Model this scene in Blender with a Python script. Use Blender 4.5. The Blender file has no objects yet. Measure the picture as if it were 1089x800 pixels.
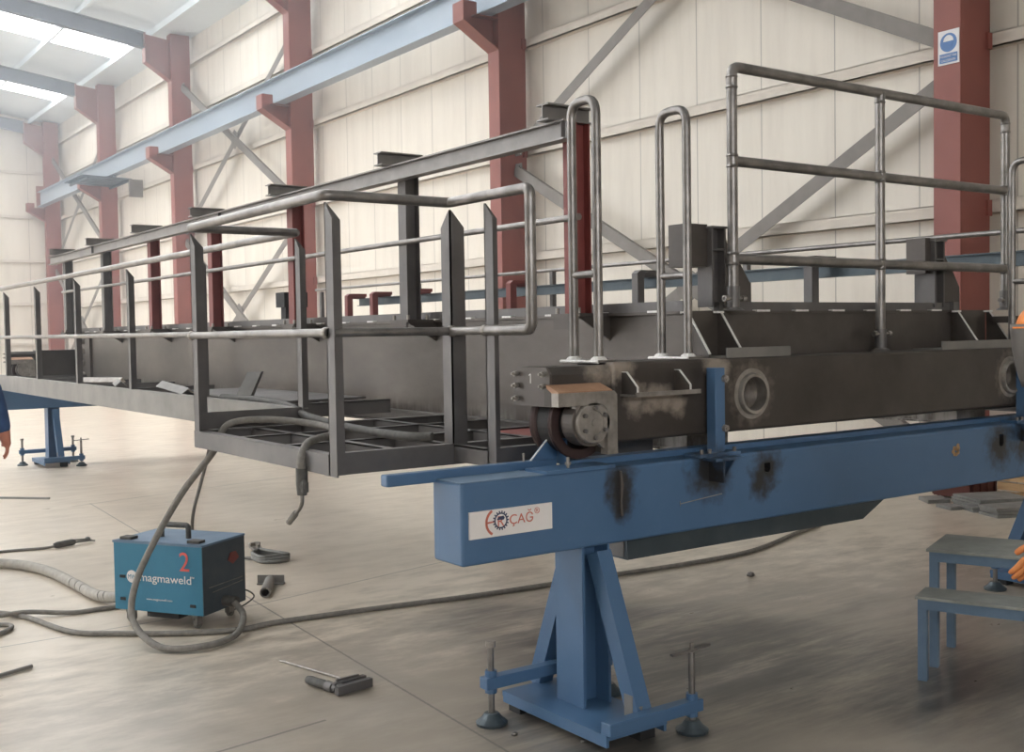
import bpy, bmesh, math, random
from mathutils import Vector, Matrix
random.seed(7)
C = bpy.context.scene.collection
PI = math.pi

# ------------------------------------------------------------------ materials
def newmat(name):
    m = bpy.data.materials.new(name); m.use_nodes = True
    nt = m.node_tree; b = nt.nodes['Principled BSDF']
    return m, nt, b

def N(nt, t, **kw):
    n = nt.nodes.new(t)
    for k, v in kw.items():
        if k in n.inputs: n.inputs[k].default_value = v
        else: setattr(n, k, v)
    return n

def pos(nt):
    return N(nt, 'ShaderNodeNewGeometry').outputs['Position']

def noise(nt, vec, scale, detail=4, rough=.55, stretch=None):
    if stretch:
        mp = N(nt, 'ShaderNodeVectorMath', operation='MULTIPLY'); mp.inputs[1].default_value = stretch
        nt.links.new(vec, mp.inputs[0]); vec = mp.outputs[0]
    n = N(nt, 'ShaderNodeTexNoise', Scale=scale, Detail=detail, Roughness=rough)
    nt.links.new(vec, n.inputs['Vector']); return n.outputs['Fac']

def ramp(nt, fac, stops):
    r = N(nt, 'ShaderNodeValToRGB')
    e = r.color_ramp.elements
    while len(e) < len(stops): e.new(.5)
    for el, (p, c) in zip(e, stops):
        el.position = p; el.color = (*c, 1) if len(c) == 3 else c
    nt.links.new(fac, r.inputs['Fac']); return r.outputs['Color']

def mixc(nt, fac, a, b):
    m = N(nt, 'ShaderNodeMix', data_type='RGBA')
    if isinstance(fac, float): m.inputs[0].default_value = fac
    else: nt.links.new(fac, m.inputs[0])
    for s, v in ((6, a), (7, b)):
        if isinstance(v, tuple): m.inputs[s].default_value = (*v, 1)
        else: nt.links.new(v, m.inputs[s])
    return m.outputs[2]

def mathn(nt, op, a, b=None, clamp=False):
    m = N(nt, 'ShaderNodeMath', operation=op); m.use_clamp = clamp
    for s, v in ((0, a), (1, b)):
        if v is None: continue
        if isinstance(v, (int, float)): m.inputs[s].default_value = v
        else: nt.links.new(v, m.inputs[s])
    return m.outputs[0]

def bump(nt, b, h, strength=.2, dist=.01):
    bp = N(nt, 'ShaderNodeBump', Strength=strength, Distance=dist)
    nt.links.new(h, bp.inputs['Height']); nt.links.new(bp.outputs[0], b.inputs['Normal'])

def simple(name, c1, c2, rough=.5, metal=0., scale=6., stretch=None, spec=.5, bumpy=0.):
    m, nt, b = newmat(name)
    f = noise(nt, pos(nt), scale, 5, .6, stretch)
    nt.links.new(ramp(nt, f, [(.3, c1), (.7, c2)]), b.inputs['Base Color'])
    b.inputs['Roughness'].default_value = rough; b.inputs['Metallic'].default_value = metal
    b.inputs['Specular IOR Level'].default_value = spec
    if bumpy: bump(nt, b, noise(nt, pos(nt), scale*6, 3), bumpy, .004)
    return m

def spots(nt, col, pts, dark):
    """scorch marks: blotches of soot round given world points"""
    p = pos(nt)
    nz = noise(nt, p, 22, 4)
    for (q, r) in pts:
        d = N(nt, 'ShaderNodeVectorMath', operation='DISTANCE'); d.inputs[1].default_value = q
        nt.links.new(p, d.inputs[0])
        k = mathn(nt, 'DIVIDE', d.outputs['Value'], r)
        k = mathn(nt, 'ADD', k, mathn(nt, 'MULTIPLY', mathn(nt, 'SUBTRACT', nz, .5), 1.2))
        k = mathn(nt, 'SUBTRACT', 1.0, k, True)
        k = mathn(nt, 'MULTIPLY', k, 1.4, True)
        col = mixc(nt, k, col, dark)
    return col

MAT = {}
MAT['steel'] = simple('mill_scale_steel', (.060, .051, .046), (.105, .090, .081), .45, .3, 3.0)
MAT['steel2'] = simple('grey_angle_steel', (.095, .089, .089), (.145, .136, .132), .45, .3, 4.0)
MAT['pipe'] = simple('bare_steel_pipe', (.15, .14, .135), (.28, .262, .25), .34, .65, 9.0)
MAT['channel'] = simple('pale_steel_channel', (.15, .145, .14), (.25, .235, .22), .5, .35, 3.0)
MAT['bright'] = simple('ground_steel', (.20, .182, .165), (.36, .33, .30), .42, .5, 14.0)
MAT['weld'] = simple('weld_bead_silver', (.62, .60, .58), (.85, .83, .81), .35, .3, 60.0, bumpy=.5)
MAT['primer'] = simple('rusty_primer', (.26, .135, .075), (.42, .25, .16), .6, .1, 7.0)
MAT['wheelred'] = simple('wheel_red_oxide', (.038, .022, .021), (.062, .036, .034), .5, .3, 9.0)
MAT['black'] = simple('soot_black', (.012, .012, .013), (.025, .024, .024), .6, 0., 8.0)
MAT['rubber'] = simple('grey_dusty_rubber', (.15, .138, .125), (.23, .215, .195), .75, 0., 30.0)
MAT['rubber_dk'] = simple('dark_dusty_rubber', (.055, .052, .050), (.10, .095, .088), .7, 0., 30.0)
MAT['hose'] = simple('dusty_grey_hose', (.30, .28, .25), (.44, .41, .37), .8, 0., 25.0)
MAT['redpost'] = simple('red_oxide_post', (.16, .035, .032), (.22, .055, .048), .55, 0., 5.0)
MAT['brace'] = simple('drab_brace_paint', (.15, .134, .122), (.205, .186, .17), .5, .1, 4.0)
MAT['girt'] = simple('cream_girt_paint', (.56, .51, .45), (.66, .60, .53), .55, 0., 3.0)
MAT['rafter'] = simple('blue_grey_rafter_paint', (.115, .14, .18), (.15, .175, .215), .5, .0, 2.0)
MAT['runway'] = simple('blue_grey_runway_paint', (.27, .33, .40), (.33, .39, .46), .32, .15, 2.0, (1, .25, 1))
MAT['slat'] = simple('slate_blue_slats', (.03, .055, .08), (.05, .08, .11), .5, 0., 4.0)
MAT['festoon'] = simple('dark_rolled_beam', (.17, .16, .155), (.25, .235, .225), .42, .35, 5.0)
MAT['band'] = simple('blue_grey_band', (.045, .062, .075), (.075, .095, .108), .42, .4, 5.0)
MAT['weldblue'] = simple('teal_blue_case', (.030, .165, .270), (.045, .20, .315), .5, 0., 4.0)
MAT['weldside'] = simple('dark_case_side', (.035, .050, .065), (.06, .075, .09), .55, 0., 9.0)
MAT['white'] = simple('white_vinyl', (.70, .66, .64), (.78, .74, .72), .5, 0., 5.0)
MAT['red'] = simple('red_ink', (.62, .10, .085), (.68, .13, .11), .5, 0., 5.0)
MAT['orange_ink'] = simple('brick_red_ink', (.50, .13, .09), (.55, .16, .11), .5, 0., 5.0)
MAT['navy_ink'] = simple('navy_ink', (.03, .04, .09), (.045, .055, .11), .5, 0., 5.0)
MAT['signblue'] = simple('sign_blue', (.07, .17, .40), (.09, .20, .45), .5, 0., 5.0)
MAT['signwhite'] = simple('sign_white', (.66, .65, .66), (.74, .73, .74), .5, 0., 5.0)
MAT['wood'] = simple('raw_timber', (.36, .21, .10), (.52, .34, .18), .7, 0., 5.0, (1, 1, 6))
MAT['plate_grey'] = simple('grey_plate_offcuts', (.17, .17, .165), (.28, .275, .26), .55, .2, 6.0)
MAT['redbin'] = simple('maroon_skip_paint', (.10, .035, .03), (.15, .05, .04), .6, 0., 4.0)
MAT['coverall'] = simple('blue_coverall_cloth', (.020, .055, .15), (.035, .085, .21), .85, 0., 12.0)
MAT['glove'] = simple('orange_leather_glove', (.50, .16, .05), (.66, .25, .08), .75, 0., 14.0)
MAT['glovered'] = simple('faded_red_leather_glove', (.42, .16, .11), (.54, .23, .16), .75, 0., 14.0)
MAT['skin'] = simple('skin', (.50, .31, .23), (.58, .37, .28), .55, 0., 9.0)
MAT['hair'] = simple('dark_hair', (.02, .015, .012), (.04, .03, .025), .6, 0., 30.0)
MAT['helmet'] = simple('orange_helmet', (.80, .22, .03), (.88, .28, .04), .35, 0., 5.0)
MAT['yellow'] = simple('yellow_cap', (.80, .50, .05), (.88, .58, .07), .4, 0., 5.0)
MAT['mask'] = simple('grey_face_shield', (.10, .09, .083), (.14, .127, .115), .5, 0., 5.0)
MAT['boot'] = simple('black_boot', (.02, .02, .02), (.04, .04, .04), .5, 0., 9.0)
MAT['benchtop'] = simple('dusty_green_grey_top', (.24, .25, .23), (.34, .345, .32), .7, 0., 7.0)
MAT['paleblue'] = simple('worn_blue_frame', (.10, .16, .24), (.15, .22, .31), .55, 0., 6.0)

def mk_blue(name, pts):
    m, nt, b = newmat(name)
    p = pos(nt)
    c = ramp(nt, noise(nt, p, 2.2, 5, .6), [(.3, (.055, .120, .225)), (.7, (.072, .145, .262))])
    c = mixc(nt, mathn(nt, 'MULTIPLY', mathn(nt, 'SUBTRACT', noise(nt, p, 30, 5, .7), .62, True), 1.5, True), c, (.20, .24, .28))
    c = spots(nt, c, pts, (.022, .021, .022))
    nt.links.new(c, b.inputs['Base Color'])
    b.inputs['Roughness'].default_value = .42
    return m
MAT['blue'] = mk_blue('support_blue_paint', [((3.06, 3.52, 1.03), .10), ((3.06, 3.52, .96), .10), ((3.06, 3.52, .90), .07),
    ((3.58, 3.50, 1.0), .16), ((3.96, 3.52, 1.0), .13), ((3.92, 3.52, .93), .10), ((5.92, 3.52, .96), .17), ((6.2, 3.5, .98), .2)])
MAT['blue2'] = mk_blue('stand_blue_paint', [])

# red oxide columns
def mk_red():
    m, nt, b = newmat('red_oxide_paint')
    p = pos(nt)
    c = ramp(nt, noise(nt, p, 1.6, 5, .6), [(.3, (.215, .062, .050)), (.7, (.27, .084, .067))])
    nt.links.new(c, b.inputs['Base Color']); b.inputs['Roughness'].default_value = .5
    return m
MAT['column'] = mk_red()

def mk_wall(name, axis):
    m, nt, b = newmat(name)
    p = pos(nt); s = N(nt, 'ShaderNodeSeparateXYZ'); nt.links.new(p, s.inputs[0])
    a = s.outputs[axis]
    ribs = mathn(nt, 'SINE', mathn(nt, 'MULTIPLY', a, 2*PI/.14))
    fr = mathn(nt, 'FRACT', mathn(nt, 'DIVIDE', a, 1.12))
    seam = mathn(nt, 'LESS_THAN', mathn(nt, 'ABSOLUTE', mathn(nt, 'SUBTRACT', fr, .5)), .008)
    st = noise(nt, p, 1.0, 5, .65, (3.0, 3.0, .35))
    c = ramp(nt, st, [(.25, (.62, .57, .50)), (.55, (.71, .66, .585)), (.8, (.75, .70, .625))])
    c = mixc(nt, mathn(nt, 'MULTIPLY', seam, .62), c, (.22, .20, .18))
    nt.links.new(c, b.inputs['Base Color'])
    b.inputs['Roughness'].default_value = .42
    h = mathn(nt, 'SUBTRACT', mathn(nt, 'MULTIPLY', ribs, .5), mathn(nt, 'MULTIPLY', seam, 3.0))
    bump(nt, b, h, .12, .004)
    return m
MAT['wall'] = mk_wall('cream_wall_panels', 1)
MAT['wallx'] = mk_wall('cream_end_panels', 0)

def mk_roof():
    m, nt, b = newmat('pale_roof_sheet' )
    p = pos(nt); s = N(nt, 'ShaderNodeSeparateXYZ'); nt.links.new(p, s.inputs[0])
    r = mathn(nt, 'SINE', mathn(nt, 'MULTIPLY', s.outputs[1], 2*PI/.25))
    c = ramp(nt, noise(nt, p, .7, 4), [(.3, (.66, .73, .78)), (.7, (.74, .81, .86))])
    nt.links.new(c, b.inputs['Base Color']); b.inputs['Roughness'].default_value = .5
    bump(nt, b, r, .2, .01)
    return m
MAT['roof'] = mk_roof()

def mk_sky(name, strength):
    m, nt, b = newmat(name)
    p = pos(nt)
    c = ramp(nt, noise(nt, p, .6, 3), [(.3, (.95, .98, 1.0)), (.7, (1, 1, 1))])
    b.inputs['Base Color'].default_value = (.8, .8, .8, 1)
    nt.links.new(c, b.inputs['Emission Color']); b.inputs['Emission Strength'].default_value = strength
    return m
SKY_STRENGTH = 9.0
MAT['skylight'] = mk_sky('translucent_skylight_sheet', SKY_STRENGTH)

def mk_floor():
    m, nt, b = newmat('worn_concrete')
    p = pos(nt)
    big = noise(nt, p, .45, 6, .6)
    mid = noise(nt, p, 2.6, 6, .65, (1.0, 2.2, 1.0))
    fine = noise(nt, p, 40, 4, .6)
    c = ramp(nt, big, [(.28, (.45, .39, .32)), (.5, (.58, .505, .415)), (.75, (.66, .58, .48))])
    c2 = ramp(nt, mid, [(.25, (.37, .318, .26)), (.55, (.60, .525, .43)), (.8, (.68, .60, .50))])
    c = mixc(nt, .5, c, c2)
    # trodden-in dirt before the crane, with the foreground's dimmer light painted in
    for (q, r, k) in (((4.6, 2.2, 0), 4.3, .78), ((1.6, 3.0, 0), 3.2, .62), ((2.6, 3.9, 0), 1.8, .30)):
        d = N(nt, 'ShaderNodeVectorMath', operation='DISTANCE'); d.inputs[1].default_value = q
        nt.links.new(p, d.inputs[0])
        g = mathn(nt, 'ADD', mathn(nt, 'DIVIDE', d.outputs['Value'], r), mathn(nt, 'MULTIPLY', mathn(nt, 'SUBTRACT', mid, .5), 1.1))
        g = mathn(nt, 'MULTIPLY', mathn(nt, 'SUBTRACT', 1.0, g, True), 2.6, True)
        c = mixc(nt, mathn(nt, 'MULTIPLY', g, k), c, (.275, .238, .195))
    streak = noise(nt, p, 5.0, 5, .7, (.5, 3.5, 1.0))
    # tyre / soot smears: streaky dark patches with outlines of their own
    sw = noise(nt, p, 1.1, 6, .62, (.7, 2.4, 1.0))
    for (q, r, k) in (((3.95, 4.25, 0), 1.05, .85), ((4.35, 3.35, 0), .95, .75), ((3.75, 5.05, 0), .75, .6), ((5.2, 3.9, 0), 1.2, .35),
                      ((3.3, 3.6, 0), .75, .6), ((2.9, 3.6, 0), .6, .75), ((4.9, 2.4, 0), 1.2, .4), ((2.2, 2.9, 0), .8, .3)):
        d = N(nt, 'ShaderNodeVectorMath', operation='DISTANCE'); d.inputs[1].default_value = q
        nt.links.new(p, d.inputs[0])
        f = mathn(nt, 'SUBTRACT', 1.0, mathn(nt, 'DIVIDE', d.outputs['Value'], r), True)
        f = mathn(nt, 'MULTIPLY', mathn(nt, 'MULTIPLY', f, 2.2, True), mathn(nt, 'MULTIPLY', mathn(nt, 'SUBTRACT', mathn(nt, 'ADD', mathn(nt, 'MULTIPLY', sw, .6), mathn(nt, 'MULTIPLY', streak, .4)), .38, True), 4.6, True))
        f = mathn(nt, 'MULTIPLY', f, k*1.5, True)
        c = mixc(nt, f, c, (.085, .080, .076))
    # sweeping arcs of a dragged load
    d = N(nt, 'ShaderNodeVectorMath', operation='DISTANCE'); d.inputs[1].default_value = (3.3, 4.75, 0)
    nt.links.new(p, d.inputs[0])
    rr = mathn(nt, 'ABSOLUTE', mathn(nt, 'SUBTRACT', d.outputs['Value'], .75))
    arc = mathn(nt, 'SUBTRACT', 1.0, mathn(nt, 'DIVIDE', rr, .12), True)
    arc = mathn(nt, 'MULTIPLY', arc, mathn(nt, 'MULTIPLY', mathn(nt, 'SUBTRACT', mid, .35, True), 2.0, True))
    c = mixc(nt, mathn(nt, 'MULTIPLY', arc, .6), c, (.10, .095, .09))
    # saw-cut joints
    s = N(nt, 'ShaderNodeSeparateXYZ'); nt.links.new(p, s.inputs[0])
    def joint(c, x0, y0, x1, y1, w=.007):
        L = math.hypot(x1-x0, y1-y0); ux, uy = (x1-x0)/L, (y1-y0)/L
        dx = mathn(nt, 'SUBTRACT', s.outputs[0], x0); dy = mathn(nt, 'SUBTRACT', s.outputs[1], y0)
        t = mathn(nt, 'ADD', mathn(nt, 'MULTIPLY', dx, ux), mathn(nt, 'MULTIPLY', dy, uy))
        n = mathn(nt, 'ABSOLUTE', mathn(nt, 'SUBTRACT', mathn(nt, 'MULTIPLY', dx, uy), mathn(nt, 'MULTIPLY', dy, ux)))
        n = mathn(nt, 'ADD', n, mathn(nt, 'MULTIPLY', mathn(nt, 'SUBTRACT', fine, .5), .008))
        k = mathn(nt, 'MULTIPLY', mathn(nt, 'LESS_THAN', n, w), mathn(nt, 'MULTIPLY', mathn(nt, 'GREATER_THAN', t, 0.), mathn(nt, 'LESS_THAN', t, L)))
        return mixc(nt, mathn(nt, 'MULTIPLY', k, .8), c, (.10, .09, .08))
    c = joint(c, 2.44, 3.2, 2.64, 6.45, .006)
    c = joint(c, 2.64, 6.45, 2.95, 11.5, .006)
    c = joint(c, 2.64, 6.43, 10.5, 8.2, .006)
    c = joint(c, -4.0, 6.37, 2.64, 6.43, .006)
    c = joint(c, -6.0, 3.22, 2.05, 4.3, .008)
    c = joint(c, 2.75, 11.4, 9.0, 13.0, .009)
    nt.links.new(c, b.inputs['Base Color'])
    rg = ramp(nt, mid, [(.3, (.36, .36, .36)), (.8, (.25, .25, .25))])
    nt.links.new(rg, b.inputs['Roughness'])
    b.inputs['Specular IOR Level'].default_value = .6
    bump(nt, b, fine, .06, .004)
    return m
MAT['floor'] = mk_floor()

# girder side plate with pale patches along the bottom
def mk_girder():
    m, nt, b = newmat('girder_plate')
    p = pos(nt)
    a = noise(nt, p, 1.3, 6, .65, (1, .7, 1.6))
    c = ramp(nt, a, [(.3, (.058, .049, .043)), (.55, (.095, .081, .071)), (.78, (.14, .122, .108))])
    s = N(nt, 'ShaderNodeSeparateXYZ'); nt.links.new(p, s.inputs[0])
    low = mathn(nt, 'SUBTRACT', 1.0, mathn(nt, 'DIVIDE', mathn(nt, 'SUBTRACT', s.outputs[2], 1.06), .16), True)
    st = noise(nt, p, 2.5, 5, .7, (1, 3.0, .5))
    k = mathn(nt, 'MULTIPLY', low, mathn(nt, 'MULTIPLY', mathn(nt, 'SUBTRACT', st, .45, True), 6.0, True))
    c = mixc(nt, mathn(nt, 'MULTIPLY', k, .75), c, (.40, .38, .36))
    nt.links.new(c, b.inputs['Base Color'])
    b.inputs['Roughness'].default_value = .40; b.inputs['Metallic'].default_value = .45
    return m
MAT['girder'] = mk_girder()

def mk_carriage():
    m, nt, b = newmat('carriage_plate')
    p = pos(nt)
    c = ramp(nt, noise(nt, p, 2.2, 6, .65), [(.3, (.036, .029, .025)), (.6, (.062, .052, .046)), (.8, (.09, .077, .068))])
    pale = (.30, .255, .215)
    c = spots(nt, c, [((3.03, 3.6, 1.49), .10), ((3.14, 3.6, 1.51), .09), ((3.40, 3.6, 1.345), .07), ((3.47, 3.6, 1.31), .06), ((3.22, 3.6, 1.35), .09), ((3.33, 3.6, 1.355), .08),
        ((3.70, 3.6, 1.49), .085), ((3.76, 3.6, 1.46), .06)], pale)
    for q in ((3.952, 3.6, 1.343), (6.152, 3.6, 1.343)):
        c = spots(nt, c, [(q, .165)], (.22, .185, .155))
    nt.links.new(c, b.inputs['Base Color']); b.inputs['Roughness'].default_value = .45; b.inputs['Metallic'].default_value = .3
    return m
MAT['carriage'] = mk_carriage()

# ------------------------------------------------------------------ mesh building
WLOC = {}
class MB:
    def __init__(s, xf=None):
        s.v = []; s.f = []; s.sm = []; s.xf = xf
    def _add(s, vs, fs, smooth=False):
        b = len(s.v)
        for v in vs:
            v = Vector(v)
            if s.xf is not None: v = s.xf @ v
            s.v.append(v)
        for f in fs:
            s.f.append([i+b for i in f]); s.sm.append(smooth)
        return s
    def box(s, x0, x1, y0, y1, z0, z1):
        return s._add([(x0,y0,z0),(x1,y0,z0),(x1,y1,z0),(x0,y1,z0),(x0,y0,z1),(x1,y0,z1),(x1,y1,z1),(x0,y1,z1)],
               [(0,3,2,1),(4,5,6,7),(0,1,5,4),(1,2,6,5),(2,3,7,6),(3,0,4,7)])
    def prism(s, pts, ext):
        """closed polygon of 3-D points swept along vector ext"""
        n = len(pts); e = Vector(ext)
        a = [Vector(p) for p in pts]; nrm = Vector((0,0,0))
        for i in range(n): nrm += a[i].cross(a[(i+1) % n])
        if nrm.dot(e) < 0: a.reverse()
        vs = a + [p+e for p in a]
        fs = [list(range(n))[::-1], list(range(n, 2*n))]
        for i in range(n): fs.append((i, (i+1) % n, n+(i+1) % n, n+i))
        return s._add(vs, fs)
    def bar(s, p, q, w, h, up=(0,0,1)):
        """rectangular bar from p to q, width w across, height h along up"""
        p, q = Vector(p), Vector(q); d = (q-p).normalized(); up = Vector(up)
        side = d.cross(up).normalized(); u = side.cross(d).normalized()
        vs = []
        for c in (p, q):
            for a, b in ((-1,-1),(1,-1),(1,1),(-1,1)): vs.append(c+side*(a*w/2)+u*(b*h/2))
        return s._add(vs, [(0,3,2,1),(4,5,6,7),(0,1,5,4),(1,2,6,5),(2,3,7,6),(3,0,4,7)])
    def tube(s, path, r, n=12, caps=True):
        path = [Vector(p) for p in path]
        rs = r if isinstance(r, (list, tuple)) else [r]*len(path)
        rings = []; ref = None
        for i, p in enumerate(path):
            if i == 0: d = path[1]-path[0]
            elif i == len(path)-1: d = path[-1]-path[-2]
            else: d = (path[i+1]-path[i]).normalized()+(path[i]-path[i-1]).normalized()
            d.normalize()
            if ref is None:
                ref = d.orthogonal().normalized()
            ref = (ref-d*ref.dot(d)).normalized(); bi = d.cross(ref)
            k = 1.0
            if 0 < i < len(path)-1:
                cs = max(.5, d.dot((path[i]-path[i-1]).normalized())); k = 1.0
            rings.append([p+(ref*math.cos(2*PI*j/n)+bi*math.sin(2*PI*j/n))*rs[i]*k for j in range(n)])
        vs = [v for rg in rings for v in rg]; fs = []
        for i in range(len(path)-1):
            for j in range(n):
                a = i*n+j; b2 = i*n+(j+1) % n
                fs.append((a, b2, b2+n, a+n))
        s._add(vs, fs, True)
        if caps:
            s._add(rings[0], [list(range(n))[::-1]]); s._add(rings[-1], [list(range(n))])
        return s
    def cyl(s, p, q, r, n=16, r2=None):
        return s.tube([p, q], [r, r if r2 is None else r2], n)
    def lathe(s, c, axis, prof, n=32):
        """profile list of (radius, offset along axis)"""
        c = Vector(c); ax = Vector(axis).normalized(); ref = ax.orthogonal().normalized(); bi = ax.cross(ref)
        vs = []; m = len(prof)
        for j in range(n):
            a = 2*PI*j/n
            for (r, o) in prof: vs.append(c+ax*o+(ref*math.cos(a)+bi*math.sin(a))*r)
        fs = []
        for j in range(n):
            for i in range(m-1):
                a = j*m+i; b2 = ((j+1) % n)*m+i
                fs.append((a, b2, b2+1, a+1))
        return s._add(vs, fs, False)
    def ball(s, c, rx, ry=None, rz=None, n=16, m=10):
        ry = ry or rx; rz = rz or rx; c = Vector(c); vs = [c+Vector((0,0,rz))]
        for i in range(1, m):
            t = PI*i/m
            for j in range(n):
                a = 2*PI*j/n
                vs.append(c+Vector((rx*math.sin(t)*math.cos(a), ry*math.sin(t)*math.sin(a), rz*math.cos(t))))
        vs.append(c-Vector((0,0,rz))); fs = []
        for j in range(n): fs.append((0, 1+j, 1+(j+1) % n))
        for i in range(m-2):
            for j in range(n):
                a = 1+i*n+j; b2 = 1+i*n+(j+1) % n
                fs.append((a, a+n, b2+n, b2))
        L = len(vs)-1
        for j in range(n): fs.append((L, 1+(m-2)*n+(j+1) % n, 1+(m-2)*n+j))
        return s._add(vs, fs, True)
    def ibeam(s, p, q, w, h, tf=.012, tw=.010, up=(0,0,1)):
        p, q = Vector(p), Vector(q); d = (q-p).normalized(); up = Vector(up)
        side = d.cross(up).normalized(); u = side.cross(d).normalized()
        s.bar(p+u*(h/2-tf/2), q+u*(h/2-tf/2), w, tf, up)
        s.bar(p-u*(h/2-tf/2), q-u*(h/2-tf/2), w, tf, up)
        s.bar(p, q, tw, h-2*tf, up)
        return s
    def build(s, name, mat, parent=None, bevel=0.):
        off = WLOC.get(parent.name, Vector((0,0,0))) if parent else Vector((0,0,0))
        me = bpy.data.meshes.new(name)
        me.from_pydata([tuple(v-off) for v in s.v], [], s.f)
        me.polygons.foreach_set('use_smooth', s.sm)
        me.materials.append(MAT[mat] if isinstance(mat, str) else mat)
        me.update()
        o = bpy.data.objects.new(name, me); C.objects.link(o)
        if parent: o.parent = parent; WLOC[o.name] = off
        else: WLOC[o.name] = Vector((0,0,0))
        if bevel:
            b = o.modifiers.new('edge', 'BEVEL'); b.width = bevel; b.segments = 2; b.limit_method = 'ANGLE'; b.angle_limit = .7
        return o

def tag(o, label, cat, group=None):
    o['label'] = label; o['category'] = cat
    if group: o['group'] = group
    return o
def thing(name, label, cat, loc, group=None):
    o = bpy.data.objects.new(name, None); C.objects.link(o); o.location = loc
    o.empty_display_size = .1
    WLOC[o.name] = Vector(loc)
    return tag(o, label, cat, group)
def struct(o):
    o['kind'] = 'structure'; return o

def boolean_cut(o, cutters):
    """carve the cutter meshes out of o for good"""
    objs = []
    for mb in cutters:
        c = mb.build('cutter', 'black', o.parent); objs.append(c)
        md = o.modifiers.new('cut', 'BOOLEAN'); md.operation = 'DIFFERENCE'; md.object = c; md.solver = 'EXACT'
    bpy.context.view_layer.update()
    dg = bpy.context.evaluated_depsgraph_get()
    me = bpy.data.meshes.new_from_object(o.evaluated_get(dg))
    o.modifiers.clear(); old = o.data; o.data = me; bpy.data.meshes.remove(old)
    for c in objs:
        m = c.data; bpy.data.objects.remove(c); bpy.data.meshes.remove(m)

def smooth(path, k=6):
    """Catmull-Rom through the points"""
    P = [Vector(p) for p in path]; out = []
    P = [P[0]*2-P[1]]+P+[P[-1]*2-P[-2]]
    for i in range(1, len(P)-2):
        for j in range(k):
            t = j/k
            out.append(.5*((2*P[i])+(P[i+1]-P[i-1])*t+(2*P[i-1]-5*P[i]+4*P[i+1]-P[i+2])*t*t+(3*P[i]-P[i-1]-3*P[i+1]+P[i+2])*t**3))
    out.append(P[-2]); return out

def fillet(path, r, k=5):
    """polyline with rounded corners, for bent pipes"""
    P = [Vector(p) for p in path]; out = [P[0]]
    for i in range(1, len(P)-1):
        a, b, c = P[i-1], P[i], P[i+1]
        u = (a-b).normalized(); w = (c-b).normalized()
        ang = u.angle(w); t = min(r/math.tan(ang/2), (a-b).length*.45, (c-b).length*.45)
        p0, p1 = b+u*t, b+w*t
        for j in range(k+1):
            s = j/k
            out.append(p0*(1-s)**2+b*2*s*(1-s)+p1*s*s)
    out.append(P[-1]); return out

def text_mesh(name, body, size, mat, parent, origin, xdir, ydir, depth=.0012, align='LEFT', squeeze=1.0):
    """lettering lying on a surface: xdir along the line of writing, ydir up"""
    cu = bpy.data.curves.new(name, 'FONT'); cu.body = body; cu.size = size; cu.extrude = depth; cu.align_x = align
    t = bpy.data.objects.new(name, cu); C.objects.link(t)
    bpy.context.view_layer.update()
    me = bpy.data.meshes.new_from_object(t.evaluated_get(bpy.context.evaluated_depsgraph_get()))
    bpy.data.objects.remove(t)
    x = Vector(xdir).normalized(); y = Vector(ydir).normalized(); z = x.cross(y)
    off = WLOC.get(parent.name, Vector((0,0,0)))
    for v in me.vertices:
        v.co = Vector(origin)+x*(v.co.x*squeeze)+y*v.co.y+z*(v.co.z+depth) - off
    me.materials.clear(); me.materials.append(MAT[mat])
    o = bpy.data.objects.new(name, me); C.objects.link(o); o.parent = parent; WLOC[o.name] = off
    return o

# ------------------------------------------------------------------ camera
H = 1.65
cam = bpy.data.cameras.new('camera'); co = bpy.data.objects.new('camera', cam); C.objects.link(co)
cx, cy = 544.5, 400.0
vp1, vp2 = (-295.0, 367.0), (2200.0, 327.0)
f = math.sqrt(-((vp1[0]-cx)*(vp2[0]-cx)+(vp1[1]-cy)*(vp2[1]-cy)))
Yc = Vector((vp1[0]-cx, -(vp1[1]-cy), -f)).normalized()      # world axes seen in the camera's frame
Xc = Vector((vp2[0]-cx, -(vp2[1]-cy), -f)).normalized()
Zc = Xc.cross(Yc).normalized()
rot = Matrix((Xc, Yc, Zc))
co.matrix_world = Matrix.Translation((0, 0, H)) @ rot.to_4x4()
cam.sensor_width = 36; cam.lens = f/1089*36; cam.clip_end = 300; cam.clip_start = .05
bpy.context.scene.camera = co

# ------------------------------------------------------------------ the hall
COLY = [6.52, 14.42, 22.15, 29.65, 36.65, 44.0]
WX = 10.66
YB, YE = -7.0, 44.5
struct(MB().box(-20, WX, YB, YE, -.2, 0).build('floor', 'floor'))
struct(MB().box(WX, WX+.1, YB, YE, 0, 9.9).build('wall_right', 'wall'))
struct(MB().prism([(-20, YE, 0), (WX+.1, YE, 0), (WX+.1, YE, 9.8), (-3, YE, 11.7), (-20, YE, 9.4)], (0, .1, 0)).build('wall_end', 'wallx'))
struct(MB().prism([(-20, YB, 0), (WX+.1, YB, 0), (WX+.1, YB, 9.8), (-3, YB, 11.7), (-20, YB, 9.4)], (0, -.1, 0)).build('wall_back', 'wallx'))
struct(MB().box(-20.1, -20, YB, 19.0, 0, 9.4).build('wall_left', 'wall'))
def zr(x): return 9.72-.135*(x-9.2) if x > -3 else 9.72-.135*(-3-9.2)-.135*(-3-x)
RT = .24
def slope_strip(y0, y1, x0, x1, dz, t):
    return [(x0, y0, zr(x0)+dz), (x1, y0, zr(x1)+dz), (x1, y0, zr(x1)+dz+t), (x0, y0, zr(x0)+dz+t)]
roof = MB(); lights = []
# roof sheet bay by bay, with one translucent sheet across every bay
ys = [YB]+[v for c in COLY[:] for v in (c+2.2, c+3.9) if c+3.9 < YE]+[YE]

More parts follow.
